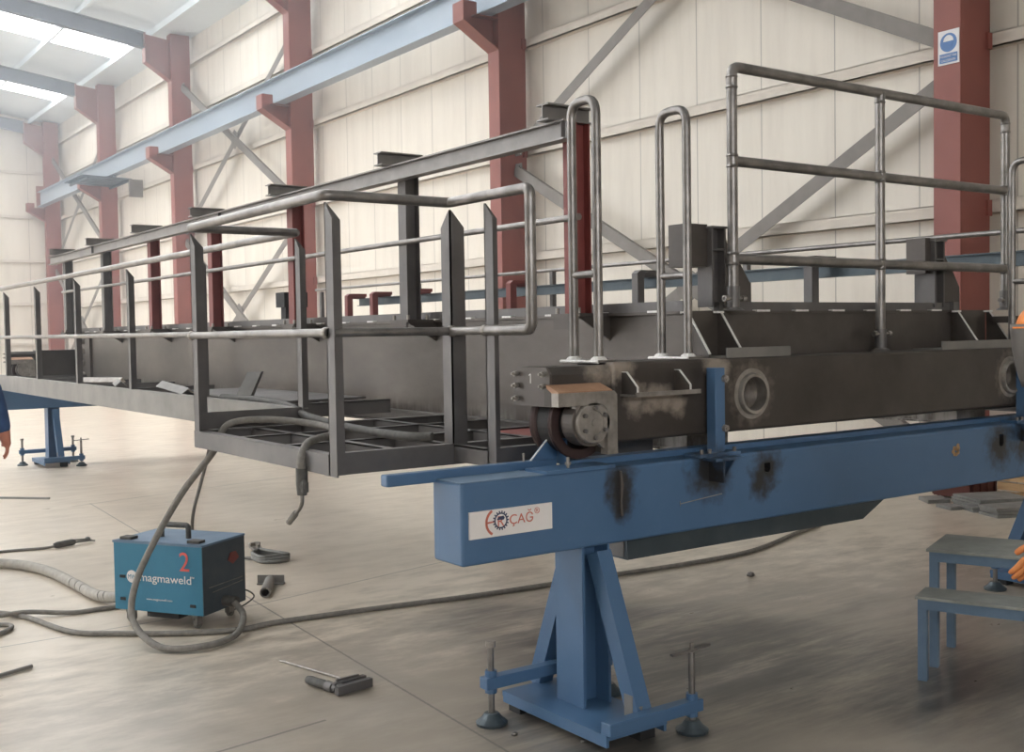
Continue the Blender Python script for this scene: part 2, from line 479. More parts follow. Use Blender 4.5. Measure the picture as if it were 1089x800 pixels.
for i in range(len(ys)-1):
    y0, y1 = ys[i], ys[i+1]
    isl = (i % 2 == 1)
    for (x0, x1) in ((-20, -3), (-3, WX+.1)):
        pts = slope_strip(y0, y1, x0, x1, RT, .05)
        if isl:
            # clear part stops short of the eaves; nearest shaped to light floor, not wall
            xa, xb = (x0, x1) if x0 < -3 else (x0, 2.0 if y0 < 12 else 9.75)
            lights.append((slope_strip(y0, y1, xa, xb, RT, .05), y1-y0))
            if xb < x1: roof.prism(slope_strip(y0, y1, xb, x1, RT, .05), (0, y1-y0, 0))
        else:
            roof.prism(pts, (0, y1-y0, 0))
struct(roof.build('ceiling', 'roof'))
for k, (pts, w) in enumerate(lights):
    struct(MB().prism(pts, (0, w, 0)).build('light_panel_%d' % (k+1), 'skylight'))
struct(MB().box(-8, 3.5, YB, YB+.02, 3.2, 4.3).build('light_panel_%d' % (len(lights)+1), 'skylight'))  # added glowing panel, unseen behind the camera, to brighten faces turned to it
# girts of the side wall, one run per level, and those of the end wall
for k, z in enumerate((2.85, 4.52, 6.22, 7.72, 9.05)):
    m = MB().box(10.52, 10.535, YB, YE, z-.07, z+.07).box(10.52, WX, YB, YE, z+.062, z+.07).box(10.52, WX, YB, YE, z-.07, z-.062).box(10.535,10.56,YB,YE,z-.07,z-.05)
    struct(m.build('trim_%d' % (k+1), 'girt'))
for k, z in enumerate((1.5, 3.0, 4.6, 6.25, 7.9)):
    struct(MB().box(-20, 10.5, YE-.09, YE, z-.05, z+.05).build('trim_%d' % (k+6), 'girt'))
pur = MB()
x = 9.6; k = 11
while x > -19:
    struct(MB().ibeam((x, YB, zr(x)+.12), (x, YE, zr(x)+.12), .07, .2, .008, .008).build('trim_%d' % k, 'roof')); k += 1
    x -= 1.9

# columns with corbels, and rafters
ORD = ['nearest, with the blue mask sign on it', 'second from the camera, behind the hoop', 'third from the camera',
       'fourth from the camera', 'fifth from the camera, above the slatted platform', 'last one, against the end wall']
for i, y in enumerate(COLY):
    t = thing('portal_frame', 'red oxide wall column with blue grey rafter, ' + ORD[i], 'column', (10.28, y, 0), 'red wall columns')
    m = MB().box(10, 10.515, y-.15, y+.15, 0, 9.75)
    m.build('column_shaft', 'column', t, .006)
    MB().box(9.96, 10.515, y-.22, y+.22, 0, .03).build('base_plate', 'column', t)
    # corbel: web plate, sloping bottom flange, top seat and end plate
    w = MB().prism([(9.6, y-.006, 6.55), (10, y-.006, 6.55), (10, y-.006, 6.05), (9.37, y-.006, 6.42), (9.37, y-.006, 6.72), (9.6, y-.006, 6.72)], (0, .012, 0))
    w.prism([(9.37, y-.15, 6.42), (10, y-.15, 6.05), (10, y-.15, 6.07), (9.37, y-.15, 6.44)], (0, .30, 0))
    w.box(9.355, 9.375, y-.15, y+.15, 6.42, 6.72).box(9.6, 10, y-.13, y+.13, 6.53, 6.55)
    w.prism([(9.375, y-.15, 6.72), (9.6, y-.15, 6.72), (9.6, y-.15, 6.55), (9.375, y-.15, 6.44)], (0, .014, 0))
    w.build('corbel', 'column', t)
    MB().prism([(10, y-.008, 8.5), (10, y-.008, 9.60), (9.35, y-.008, 9.68), (9.35, y-.008, 8.93)], (0, .016, 0)).prism(
        [(10, y-.13, 8.5), (10, y-.13, 8.52), (9.35, y-.13, 8.95), (9.35, y-.13, 8.93)], (0, .26, 0)).box(9.33, 9.35, y-.13, y+.13, 8.93, 9.7).build('haunch', 'column', t)
    for zz in (2.85, 4.52, 6.22, 7.72): MB().box(10.44, 10.515, y-.175, y-.15, zz-.10, zz+.06).build('girt_cleat', 'column', t)
    r = MB()
    for (xa, xb) in ((9.325, -3), (-3, -19.9)):
        r.prism([(xa, y-.006, zr(xa)-.40), (xb, y-.006, zr(xb)-.40), (xb, y-.006, zr(xb)), (xa, y-.006, zr(xa))], (0, .012, 0))
        for dz in (-.40, -.018):
            r.prism([(xa, y-.12, zr(xa)+dz), (xb, y-.12, zr(xb)+dz), (xb, y-.12, zr(xb)+dz+.018), (xa, y-.12, zr(xa)+dz+.018)], (0, .24, 0))
    r.build('rafter', 'rafter', t)

# runway beam along the corbels
t = thing('crane_runway_beam', 'long blue grey runway beam resting on the red wall corbels', 'beam', (9.75, 25, 6.55))
MB().ibeam((9.755, -2, 6.82), (9.755, 43.6, 6.82), .25, .54, .02, .012).build('beam', 'runway', t)
MB().box(9.73, 9.78, -2, 43.6, 7.09, 7.13).build('crane_rail', 'steel2', t)
MB().box(9.62, 9.89, 43.55, 43.62, 6.55, 7.32).build('end_stop', 'column', t)

# X bracing
TIER = {0: (.25, 4.20), 1: (4.52, 8.35)}
BAYN = {0: 'bay nearest the camera', 2: 'third wall bay', 4: 'farthest wall bay'}
for bi in (0, 2, 4):
    y0, y1 = COLY[bi]+.16, COLY[bi+1]-.16
    for ti in (0, 1):
        za, zb = TIER[ti]
        t = thing('cross_brace', ('upper' if ti else 'lower')+' drab steel X-brace on the wall in the '+BAYN[bi], 'brace', (10.3, (y0+y1)/2, za), 'wall X-braces')
        w = .165
        for (a, b2, dx) in (((10.26, y0, za), (10.26, y1, zb), 0), ((10.32, y0, zb), (10.32, y1, za), .0)):
            m = MB().bar(a, b2, .010, w, (0, 0, 1))
            d = (Vector(b2)-Vector(a)).normalized(); u = Vector((1, 0, 0)).cross(d)
            if u.z < 0: u = -u
            m.bar(Vector(a)+u*w/2+Vector((.03, 0, 0)), Vector(b2)+u*w/2+Vector((.03, 0, 0)), .06, .010, u)
            m.build('brace_bar', 'brace', t)
        ym, zm = (y0+y1)/2, (za+zb)/2
        MB().prism([(10.285, ym-.2, zm-.12), (10.285, ym, zm-.24), (10.285, ym+.2, zm-.12), (10.285, ym+.2, zm+.12), (10.285, ym, zm+.24), (10.285, ym-.2, zm+.12)], (.012, 0, 0)).build('gusset_plate', 'brace', t)
        for (yy, zz) in ((y0, za), (y0, zb), (y1, za), (y1, zb)):
            s = 1 if yy == y0 else -1
            g = MB().box(10.285, 10.297, min(yy-.02*s, yy+.16*s), max(yy-.02*s, yy+.16*s), zz-.10, zz+.10)
            for q in (-.07, .05): g.cyl((10.262, yy+.1*s, zz+q), (10.3, yy+.1*s, zz+q), .016, 8)
            g.build('end_gusset', 'brace', t)

# safety sign on the nearest column
t = thing('safety_sign', 'blue and white face mask sign fixed high on the nearest red column', 'sign', (9.99, 6.5, 4.236))
SY0, SY1, SZ0, SZ1 = 6.612, 6.38, 4.236, 4.572
MB().box(9.992, 9.998, SY1, SY0, SZ0, SZ1).build('panel', 'signwhite', t)
sc = ((SY0+SY1)/2, SZ1-.122)
def disc(mb, yc, zc, ry, rz, x0, x1, n=32, a0=0, a1=2*PI):
    pts = [(x0, yc+ry*math.cos(a0+(a1-a0)*i/n), zc+rz*math.sin(a0+(a1-a0)*i/n)) for i in range(n if a1-a0 > 6.2 else n+1)]
    mb.prism(pts, (x1-x0, 0, 0)); return mb
disc(MB(), sc[0], sc[1], .092, .092, 9.990, 9.992).build('pictogram_disc', 'signblue', t)
g = MB(); disc(g, sc[0], sc[1]+.012, .055, .06, 9.988, 9.990, 20, 0, PI)
g.build('pictogram_head', 'signwhite', t)
g = MB().prism([(9.9885, sc[0]-.05, sc[1]+.005), (9.9885, sc[0]+.05, sc[1]+.005), (9.9885, sc[0]+.03, sc[1]-.05), (9.9885, sc[0]-.03, sc[1]-.05)], (.001, 0, 0))
g.prism([(9.988, sc[0]-.052, sc[1]+.004), (9.988, sc[0]-.03, sc[1]-.052), (9.988, sc[0]-.034, sc[1]-.054), (9.988, sc[0]-.058, sc[1]+.004)], (.001, 0, 0))
g.build('pictogram_mask', 'signblue', t)
MB().box(9.990, 9.992, SY1+.018, SY0-.018, SZ0+.018, SZ0+.108).build('caption_band', 'signblue', t)
text_mesh('caption_text', 'MASKENİ TAK', .034, 'signwhite', t, (9.9885, sc[0], SZ0+.070), (0, -1, 0), (0, 0, 1), .0006, 'CENTER', .85)
text_mesh('caption_text', 'ÇALIŞIRKEN', .034, 'signwhite', t, (9.9885, sc[0], SZ0+.030), (0, -1, 0), (0, 0, 1), .0006, 'CENTER', .85)

# slatted platform hung under the runway
t = thing('slatted_platform', 'slate blue slatted platform hung under the far end of the runway beam', 'platform', (9.5, 34.8, 6.4))
for i in range(6):
    yy = 34.0+i*.36
    MB().bar((8.75, yy+.0, 6.47), (10.2, yy+.0, 6.44), .22, .03, (0, 0, 1)).build('slat', 'slat', t)
MB().box(8.9, 8.96, 33.9, 35.95, 6.38, 6.44).box(10.1, 10.16, 33.9, 35.95, 6.36, 6.42).build('bearer', 'slat', t)
MB().box(10.1, 10.5, 33.8, 33.9, 5.9, 6.42).build('bracket', 'brace', t)
for yy in (34.0, 35.8): MB().box(9.70, 9.76, yy, yy+.05, 6.47, 6.555).build('hanger', 'slat', t)

# ------------------------------------------------------------------ the bridge crane under construction
crane = thing('bridge_crane', 'unpainted dark steel bridge crane with walkway and railings, up on the blue trestles', 'crane', (5.05, 9.5, 1.10))
G1 = (3.76, 4.08); G2 = (6.00, 6.34); GZ0, GZ1 = 1.06, 1.74
YN, YF = 3.86, 15.25
def girder(x0, x1):
    m = MB().box(x0+.02, x1-.02, YN, YF, GZ0+.012, GZ1-.015)
    m.box(x0, x1, YN, YF, GZ0, GZ0+.012).box(x0-.01, x1+.01, YN, YF, GZ1-.015, GZ1)
    g = m.build('main_girder', 'girder', crane)
    xm = (x0+x1)/2
    MB().box(x0+.02, x0+.075, YN+.02, YF, GZ1, GZ1+.05).build('crane_rail', 'steel2', g)
    y = YN+.15
    while y < YF:
        MB().box(x0-.012, x0+.02, y, y+.09, GZ1-.004, GZ1+.006).build('weld_dash', 'weld', g); y += .42
    # end splice plate with bolts at the far end
    MB().box(x0-.012, x0+.02, YF-.85, YF-.32, 1.1, 1.70).build('splice_plate', 'steel', g)
    for z in (1.2, 1.35, 1.5, 1.62):
        MB().cyl((x0-.045, YF-.58, z), (x0-.01, YF-.58, z), .035, 8).build('bolt', 'bright', g)
    return g
g1 = girder(*G1); g2 = girder(*G2)
MB().box(4.0, 4.16, 9.0, 9.1, 1.74, 1.90).box(3.98, 4.2, 8.98, 9.16, 1.90, 2.03).build('junction_box', 'black', g1)

def crossbeam(y0, y1):
    m = MB().box(G1[1]-.02, G2[0]+.02, y0, y1, 1.25, GZ1-.012).box(G1[1]-.02, G2[0]+.02, y0-.012, y1+.012, GZ1-.012, GZ1)
    o = m.build('cross_beam', 'steel', crane)
    MB().box(G1[1]-.02, G2[0]+.02, y0+.01, y0+.05, GZ1, GZ1+.046).build('kerb_bar', 'steel2', o)
    x = 4.3
    while x < 5.9:
        MB().box(x, x+.10, y0-.020, y0+.01, GZ1-.004, GZ1+.006).build('weld_dash', 'weld', o); x += .3
    return o
crossbeam(3.90, 4.12); crossbeam(15.0, 15.2)

# rail end stops
def end_stop(dx, g, bw):
    s = MB()
    s.box(4.0+dx, 4.012+dx, 3.90, 4.00, GZ1+.02, 2.15).box(4.088+dx, 4.1+dx, 3.90, 4.00, GZ1+.02, 2.15).box(4.012+dx, 4.088+dx, 3.945, 3.957, GZ1+.02, 2.15)
    s.box(4.012+dx, 4.088+dx, 3.90, 3.945, 2.04, 2.05).box(3.99+dx, 4.11+dx, 3.89, 4.01, 2.15, 2.16)
    o = s.build('end_stop', 'steel2', g)
    MB().box(4.0-bw+dx, 4.0+dx, 3.93, 4.06, 1.96, 2.17).build('buffer_block', 'steel', g)
    MB().prism([(4.1+dx, 3.95, GZ1), (4.33+dx, 3.95, GZ1), (4.33+dx, 3.95, 1.88), (4.25+dx, 3.95, 1.99), (4.1+dx, 3.95, 2.15)], (0, .014, 0)).build('stop_gusset', 'steel', g)
end_stop(0, g1, .14); end_stop(1.86, g2, .05)

# end carriages
def carriage(xl, xr, yn, yf, near):
    """box on two wheels; yn is the outer side"""
    s = 1 if yf > yn else -1
    ya, yb = min(yn, yf), max(yn, yf)
    m = MB().box(xl+.34, xr-.34, ya, yb, 1.17, 1.515)
    o = m.build('end_carriage', 'carriage', crane)
    if near:
        holes = [(3.952, 1.343), (6.152, 1.343)]
        bv = o.modifiers.new('edge', 'BEVEL'); bv.width = .014; bv.segments = 3
        boolean_cut(o, [MB().cyl((hx, yn-.05, hz), (hx, yn+.2, hz), .082, 32) for hx, hz in holes])
        for hx, hz in holes:
            MB().lathe((hx, yn, hz), (0, -1, 0), [(.080, -.04), (.080, .022), (.094, .024), (.098, .016), (.100, .004), (.12, .0015), (.12, -.002)], 40).build('port_ring', 'bright', o)
    for side in (0, 1):
        e = xl if side == 0 else xr; d = 1 if side == 0 else -1
        def X(a): return e+d*a
        def bx(mb, a, b2, y0, y1, z0, z1): return mb.box(min(X(a), X(b2)), max(X(a), X(b2)), min(y0, y1), max(y0, y1), z0, z1)
        # upper box carrying the wheel
        hb = MB().prism([(X(.012), ya+.012, 1.345), (X(.012), yb-.012, 1.345), (X(.012), yb-.012, 1.47), (X(.012), yb-.04, 1.503), (X(.012), ya+.04, 1.503), (X(.012), ya+.012, 1.47)], (d*.38, 0, 0))
        hb.build('wheel_box', 'carriage', o)
        ep = MB().prism([(X(0), ya, 1.34), (X(0), yb, 1.34), (X(0), yb, 1.475), (X(0), yb-.025, 1.503), (X(0), ya+.025, 1.503), (X(0), ya, 1.475)], (d*.012, 0, 0))
        p = ep.build('end_plate', 'steel', o)
        for (yy, zz) in ((ya+.03, 1.475), (ya+.03, 1.425), (ya+.03, 1.37), (yb-.03, 1.475), (yb-.03, 1.425), (yb-.03, 1.37)):
            if yy < (ya+yb)/2 and zz < 1.4: continue
            MB().cyl((X(-.035), yy, zz), (X(0), yy, zz), .006, 8).cyl((X(-.022), yy, zz), (X(-.008), yy, zz), .012, 6).build('bolt', 'bright', o)
        if near and side == 0:
            MB().box(X(0)-.001, X(0)+.001, 3.728, 3.733, 1.435, 1.475).bar((X(-.0005), 3.742, 1.468), (X(-.0005), 3.731, 1.475), .001, .004).build('painted_number', 'weld', o)
        # wheel
        wy = yn+s*.03
        wc = (X(.190), wy+s*.01, 1.266)
        w = MB().lathe(wc, (0, s, 0), [(.112, .06), (.116, .0), (.155, .0), (.158, .012), (.153, .028), (.140, .034), (.138, .12), (.152, .126), (.156, .14), (.154, .155), (.112, .155), (.112, .06)], 48)
        w = w.build('wheel', 'wheelred', o)
        MB().lathe(wc, (0, s, 0), [(0, .012), (.05, .012), (.052, .03), (.113, .05), (.113, .13), (0, .13)], 32).build('wheel_hub', 'black', o)
        MB().lathe(wc, (0, s, 0), [(.1395, .033), (.1405, .036), (.1405, .118), (.1395, .121)], 40).build('tread', 'black', o)
        # wheel housing: an inverted L of thick plate in front of the wheel
        y0, y1 = yn-s*.085, yn
        h = MB()
        arc = [(X(.245)-d*0, 1.345)]
        outer = [(X(-.022), 1.345), (X(-.022), 1.40), (X(.275), 1.40), (X(.29), 1.385), (X(.29), 1.135), (X(.235), 1.135)]
        inner = [(X(.235), 1.315), (X(.228), 1.332), (X(.21), 1.345)]
        h.prism([(a, y0, b2) for a, b2 in outer+inner], (0, s*.045, 0))
        h.build('wheel_housing', 'bright', o)
        MB().prism([(X(-.018), y0+s*.004, 1.395), (X(-.018), y0+s*.004, 1.404), (X(-.018), y1, 1.432), (X(-.018), y1, 1.39)], (d*.285, 0, 0)).build('primed_top', 'primer', o)
        hh = MB().prism([(X(-.02), y0+s*.045, 1.345), (X(-.02), y0+s*.045, 1.397), (X(-.02), y1+s*.012, 1.425), (X(-.02), y1+s*.012, 1.345)], (d*.31, 0, 0))
        hh.box(min(X(.237), X(.287)), max(X(.237), X(.287)), min(y0+s*.045, y1), max(y0+s*.045, y1), 1.14, 1.345)
        hh.build('housing_body', 'carriage', o)
        # bearing block and cover
        MB().lathe((X(.165), y0+s*.022, 1.272), (0, s, 0), [(0, 0), (.1, 0), (.1, .075), (0, .075)], 32).build('bearing_block', 'steel', o)
        MB().prism([(X(.085), y0+s*.021, 1.3445), (X(.085), y0+s*.021, 1.30), (X(.13), y0+s*.021, 1.25), (X(.165), y0+s*.021, 1.19), (X(.20), y0+s*.021, 1.185), (X(.2345), y0+s*.021, 1.16), (X(.2345), y0+s*.021, 1.32), (X(.215), y0+s*.021, 1.3445)], (0, s*.03, 0)).build('bearing_plate', 'bright', o)
        cv = MB().lathe((X(.165), y0+s*.02, 1.272), (0, -s, 0), [(0, .02), (.012, .02), (.013, .016), (.05, .016), (.052, .02), (.082, .02), (.087, .014), (.088, 0)], 40)
        cv.build('bearing_cover', 'bright', o)
        for kk in range(6):
            a = PI/6+kk*PI/3
            MB().cyl((X(.165)+.062*math.cos(a), y0+s*.0, 1.272+.062*math.sin(a)), (X(.165)+.062*math.cos(a), y0-s*.014, 1.272+.062*math.sin(a)), .010, 6).build('bolt', 'pipe', o)
    # weld-cleaned band along the top
    return o
near_car = carriage(2.75, 7.35, 3.60, 3.85, True)
far_car = carriage(2.98, 7.35, 15.27, 15.52, False)

# ground patches and foot steps on the near carriage
def foot_step(x0, x1, par):
    o = MB().box(x0, x1, 3.50, 3.60, 1.368, 1.377).box(x0, x1, 3.495, 3.503, 1.368, 1.387).build('foot_step', 'bright', par)
    for x in (x0+.01, x1-.06):
        MB().prism([(x, 3.60, 1.47), (x, 3.57, 1.47), (x, 3.505, 1.41), (x, 3.505, 1.377), (x, 3.60, 1.377)], (.008, 0, 0)).build('step_gusset', 'steel', o)
        e = MB().bar((x+.004, 3.57, 1.472), (x+.004, 3.504, 1.41), .009, .004).bar((x+.004, 3.60, 1.472), (x+.004, 3.57, 1.472), .009, .004).bar((x+.004, 3.503, 1.41), (x+.004, 3.503, 1.377), .009, .004, (0, 1, 0))
        e.build('cut_edge', 'weld', o)
foot_step(3.13, 3.51, near_car); foot_step(6.59, 6.97, near_car)

# corner brackets between girders and near carriage
def corner(x0, x1, xs, xe):
    o = None
    for x in (x0, x1):
        b2 = MB().prism([(x, 3.86, 1.73), (x, 3.84, 1.73), (x, 3.70, 1.535), (x, 3.70, 1.515), (x, 3.86, 1.515)], (.01, 0, 0)).build('corner_bracket', 'steel', crane)
        MB().bar((x+.005, 3.838, 1.73), (x+.005, 3.697, 1.532), .012, .005).box(x-.03, x+.005, 3.82, 3.86, 1.728, 1.738).build('cut_edge', 'weld', b2)
        o = b2
    p = MB().box(xs, xe, 3.62, 3.80, 1.515, 1.523).box(xs, xe, 3.612, 3.622, 1.515, 1.562).build('packing_plate', 'channel', crane)
corner(3.77, 3.995, 3.80, 4.24); corner(6.0, 6.33, 5.50, 6.45)

# tall hand hoops on the carriage
def hoop(x, y0, y1, ztop, zbar):
    p = fillet([(x, y0, 1.52), (x, y0, ztop), (x, y1, ztop), (x, y1, 1.52)], .07)
    o = MB().tube(p, .021, 14).build('hand_hoop', 'pipe', crane)
    MB().cyl((x, y0, zbar), (x, y1, zbar), .017, 12).build('rung', 'pipe', o)
    MB().box(x-.04, x+.05, y0-.05, y1+.05, 1.513, 1.524).build('base_plate', 'pipe', o)
    for y in (y0, y1): MB().lathe((x, y, 1.523), (0, 0, 1), [(.038, 0), (.033, .008), (.022, .016)], 16).build('weld_bead', 'weld', o)
    MB().tube([(x-.042, y0-.045, 1.516), (x-.044, (y0+y1)/2, 1.517), (x-.042, y1+.045, 1.516)], .008, 8).build('weld_bead', 'weld', o)
    return o
hoop(3.11, 3.715, 3.885, 2.66, 1.90); hoop(3.68, 3.745, 3.925, 2.68, 1.905); hoop(6.31, 3.40, 3.68, 2.62, 1.905)
hoop(6.99, 3.715, 3.885, 2.66, 1.90)

# guard rail standing across the end
RY = 3.83
XL, XM, XR = 4.075, 5.245, 6.49
gr = MB().tube(fillet([(XL, RY, 1.745), (XL, RY, 2.935), (XR, RY, 2.935), (XR, RY, 1.745)], .05), .0265, 14).build('guard_rail', 'pipe', crane)
MB().cyl((XM, RY, 1.515), (XM, RY, 2.935), .0265, 14).build('post', 'pipe', gr)
for z in (2.475, 1.995):
    MB().cyl((XL, RY, z), (XM, RY, z), .0265, 14).build('rail_bar', 'pipe', gr)
    MB().cyl((XM, RY, z), (XR, RY, z), .0265, 14).build('rail_bar', 'pipe', gr)
for (x, z) in ((XM, 2.475), (XM, 1.995), (XM, 2.91), (XL, 2.475), (XL, 1.995), (XR, 2.475), (XR, 1.995), (XL, 2.86), (XR, 2.86)):
    MB().lathe((x, RY, z), (0, 0, 1), [(.0265, -.034), (.031, -.026), (.0275, -.018), (.0275, .018), (.031, .026), (.0265, .034)], 16).build('weld_bead', 'pipe', gr)
for (x, z0, zb) in ((XL, 1.74, 1.80), (XM, 1.515, 1.61), (XR, 1.74, 1.80)):
    so = MB().cyl((x, RY, z0), (x, RY, z0+.12), .033, 14).lathe((x, RY, z0), (0, 0, 1), [(.055, 0), (.045, .01), (.033, .014)], 16).build('socket', 'steel2', gr)
    MB().cyl((x-.075, RY-.01, zb), (x+.075, RY-.01, zb), .008, 8).cyl((x-.075, RY-.01, zb), (x-.05, RY-.01, zb), .016, 6).cyl((x+.05, RY-.01, zb), (x+.075, RY-.01, zb), .016, 6).build('clamp_bolt', 'bright', gr)

# festoon beam on posts along the near girder
PX = 3.65
PYS = [4.52+i*1.735 for i in range(7)]
PM = ['redpost', 'steel2', 'redpost', 'redpost', 'redpost', 'steel2', 'steel2']
fb = MB().ibeam((3.525, 4.42, 2.672), (3.525, 15.3, 2.672), .075, .10, .009, .008).build('festoon_beam', 'festoon', crane)
for y in (4.44, 9.2, 13.2):
    MB().box(3.49, 3.515, y, y+.008, 2.632, 2.712).build('web_stiffener', 'steel2', fb)
for y, pm in zip(PYS, PM):
    z1 = 2.724
    p = MB().box(PX-.05, PX-.042, y-.05, y+.05, 1.74, z1).box(PX+.042, PX+.05, y-.05, y+.05, 1.74, z1).box(PX-.042, PX+.042, y-.005, y+.005, 1.74, z1).box(PX-.042, PX-.036, y-.05, y+.05, 1.74, z1).build('festoon_post', pm, crane)
    MB().ibeam((3.43, y, 2.765), (3.735, y, 2.765), .10, .083, .008, .008).build('post_arm', 'festoon', p)
    MB().box(PX-.09, 3.79, y-.12, y+.12, 1.725, 1.742).box(PX-.09, PX-.08, y-.10, y+.10, 1.66, 1.725).prism([(PX-.08, y-.1, 1.725), (3.78, y-.1, 1.725), (3.78, y-.1, 1.6)], (0, .008, 0)).build('post_bracket', 'steel', p)
    for dy in (-.09, .09):
        for dx in (-.07, .07): MB().cyl((PX+dx, y+dy, 1.742), (PX+dx, y+dy, 1.772), .011, 6).build('bolt', 'bright', p)
pr = MB().cyl((PX-.068, PYS[0]-.1, 2.235), (PX-.068, 14.95, 2.255), .018, 10).build('mid_rail', 'pipe', crane)

# walkway with railing along the near girder
WXX = 2.73; BX = 2.1; BY0, BY1 = 4.31, 5.97
def channel(p, q, h, w, inward):
    """U channel on edge: web plus two flanges pointing inward"""
    p, q = Vector(p), Vector(q); i = Vector(inward)
    m = MB().bar(p, q, .008, h)
    for s in (-1, 1): m.bar(p+i*w/2+Vector((0, 0, s*(h/2-.004))), q+i*w/2+Vector((0, 0, s*(h/2-.004))), w, .008)
    return m
ww = channel((WXX+.01, BY1+.02, 1.138), (WXX+.01, 15.5, 1.138), .18, .05, (1, 0, 0)).build('walkway_edge_channel', 'channel', crane)
channel((3.70, 4.05, 1.10), (3.70, 15.2, 1.10), .09, .04, (-1, 0, 0)).build('walkway_inner_channel', 'steel2', crane)
for y in (6.6, 7.7, 8.8, 9.9, 11.0, 12.1, 13.2, 14.3, 15.3):
    MB().box(WXX+.03, 3.68, y, y+.008, 1.12, 1.21).box(WXX+.03, 3.68, y, y+.05, 1.202, 1.21).build('walkway_joist', 'steel2', crane)
bf = channel((BX, BY0, 1.093), (BX, BY1, 1.093), .09, .05, (1, 0, 0)).build('bay_frame', 'steel2', crane)
channel((BX, BY0, 1.093), (3.70, BY0, 1.093), .095, .05, (0, 1, 0)).build('frame_member', 'steel2', bf)
channel((BX, BY1, 1.093), (3.70, BY1, 1.093), .09, .05, (0, -1, 0)).build('frame_member', 'steel2', bf)
channel((WXX+.02, 4.02, 1.093), (3.70, 4.02, 1.093), .09, .05, (0, 1, 0)).build('frame_member', 'steel2', bf)
MB().box(BX+.02, WXX, BY1-.015, BY1-.007, 1.14, 1.235).build('kick_plate', 'steel2', bf)
for (a, b2) in (((BX, 5.42), (3.68, 5.42)), ((BX, 4.86), (3.68, 4.86))):
    MB().box(a[0], b2[0], a[1], a[1]+.006, 1.06, 1.135).box(a[0], b2[0], a[1], a[1]+.05, 1.129, 1.135).build('frame_member', 'steel2', bf)
for (x, ya, yb) in ((2.42, 4.31, 5.95), (WXX, 4.02, 5.95), (3.2, 4.02, 5.95)):
    MB().box(x, x+.006, ya, yb, 1.06, 1.135).box(x, x+.05, ya, yb, 1.129, 1.135).build('frame_member', 'steel2', bf)
MB().box(3.25, 3.66, 4.40, 4.84, 1.124, 1.129).build('red_floor_plate', 'redpost', bf)

def angle_post(x, y, dx, dy, z0=1.05, z1=2.225, w=.065):
    """L-section post with corner at x,y, legs along dx and dy, tops cut on a slant"""
    m = MB(); t = .007
    m.prism([(x, y, z0), (x+dx*w, y, z0), (x+dx*w, y, z1-w*1.0), (x+dx*.008, y, z1), (x, y, z1)], (0, dy*t, 0))
    m.prism([(x, y, z0), (x, y+dy*w, z0), (x, y+dy*w, z1-w*1.0), (x, y+dy*.008, z1), (x, y, z1)], (dx*t, 0, 0))
    return m.build('walkway_post', 'steel2', crane)
for y in (14.31, 12.72, 11.07, 9.37, 7.68): angle_post(WXX+.017, y, 1, -1, 1.06)
angle_post(BX, BY1, 1, -1, 1.045, 2.215, .072); angle_post(BX, BY0, 1, -1, 1.045, 2.215, .072)
angle_post(WXX, BY1+.03, 1, -1, 1.05, 2.215); angle_post(WXX, BY0-.0, 1, 1, 1.05, 2.215, .078); angle_post(WXX, 4.03, 1, -1, 1.05, 2.215)
TR = 2.247; MRZ = 1.66; PR = .0235
MB().tube(fillet([(WXX, 15.6, TR+.02), (WXX, BY1, TR)], .03), PR, 12).build('handrail', 'pipe', crane)
MB().tube(fillet([(WXX, BY1, TR), (BX, BY1, TR), (BX, BY0, TR), (WXX, BY0, TR), (WXX, 3.69, TR), (WXX, 3.69, MRZ), (WXX, 4.03, MRZ)], .035), PR, 12).build('handrail', 'pipe', crane)
for (a, b2) in (((WXX, 15.6, MRZ+.03), (WXX, 7.68, MRZ+.01)), ((WXX, 7.68, MRZ+.01), (WXX, BY1, MRZ)), ((BX, BY1, MRZ), (BX, BY0, MRZ)), ((BX, BY0, MRZ), (WXX, BY0, MRZ)), ((WXX, BY0, MRZ), (WXX, 4.03, MRZ)), ((BX, BY1, MRZ), (WXX, BY1, MRZ))):
    MB().cyl(a, b2, .020, 12).build('mid_rail', 'pipe', crane)
for y, x in ((BY0, WXX), (4.03, WXX), (BY0, BX), (BY1, BX)):
    MB().lathe((x, y, MRZ), (0, 1, 0), [(.021, -.02), (.026, -.012), (.026, .012), (.021, .02)], 12).build('weld_bead', 'bright', crane)

# far side: railing, band beam and its brackets
fb2 = MB().ibeam((7.0, 3.2, 2.085), (7.0, 13.35, 2.085), .07, .10, .009, .008).build('festoon_beam', 'band', crane)
for y in (13.35, 12.65, 11.65, 9.6, 7.6, 5.62, 3.75):
    p = MB().box(6.80, 6.88, y-.04, y+.04, 1.70, 2.16).build('festoon_post', 'redpost' if y > 9 else 'steel2', crane)
    MB().prism([(6.80, y-.04, 2.16), (7.09, y-.04, 2.16), (7.09, y-.04, 2.20), (6.84, y-.04, 2.20), (6.80, y-.04, 2.17)], (0, .08, 0)).box(6.9, 7.09, y-.005, y+.005, 2.13, 2.17).build('post_arm', 'redpost' if y > 9 else 'steel2', p)
    MB().box(6.30, 6.88, y-.05, y+.05, 1.66, 1.70).build('post_bracket', 'steel', p)
MB().cyl((7.25, 3.0, 2.285), (7.25, 15.2, 2.325), .02, 10).build('handrail', 'pipe', crane)
for y in (15.0, 12.2, 9.4, 6.65, 4.95, 3.35):
    MB().box(7.22, 7.27, y-.025, y+.025, 1.15, 2.29).build('walkway_post', 'steel2', crane)
channel((7.27, 3.6, 1.13), (7.27, 15.2, 1.13), .16, .05, (-1, 0, 0)).build('walkway_edge_channel', 'steel2', crane)
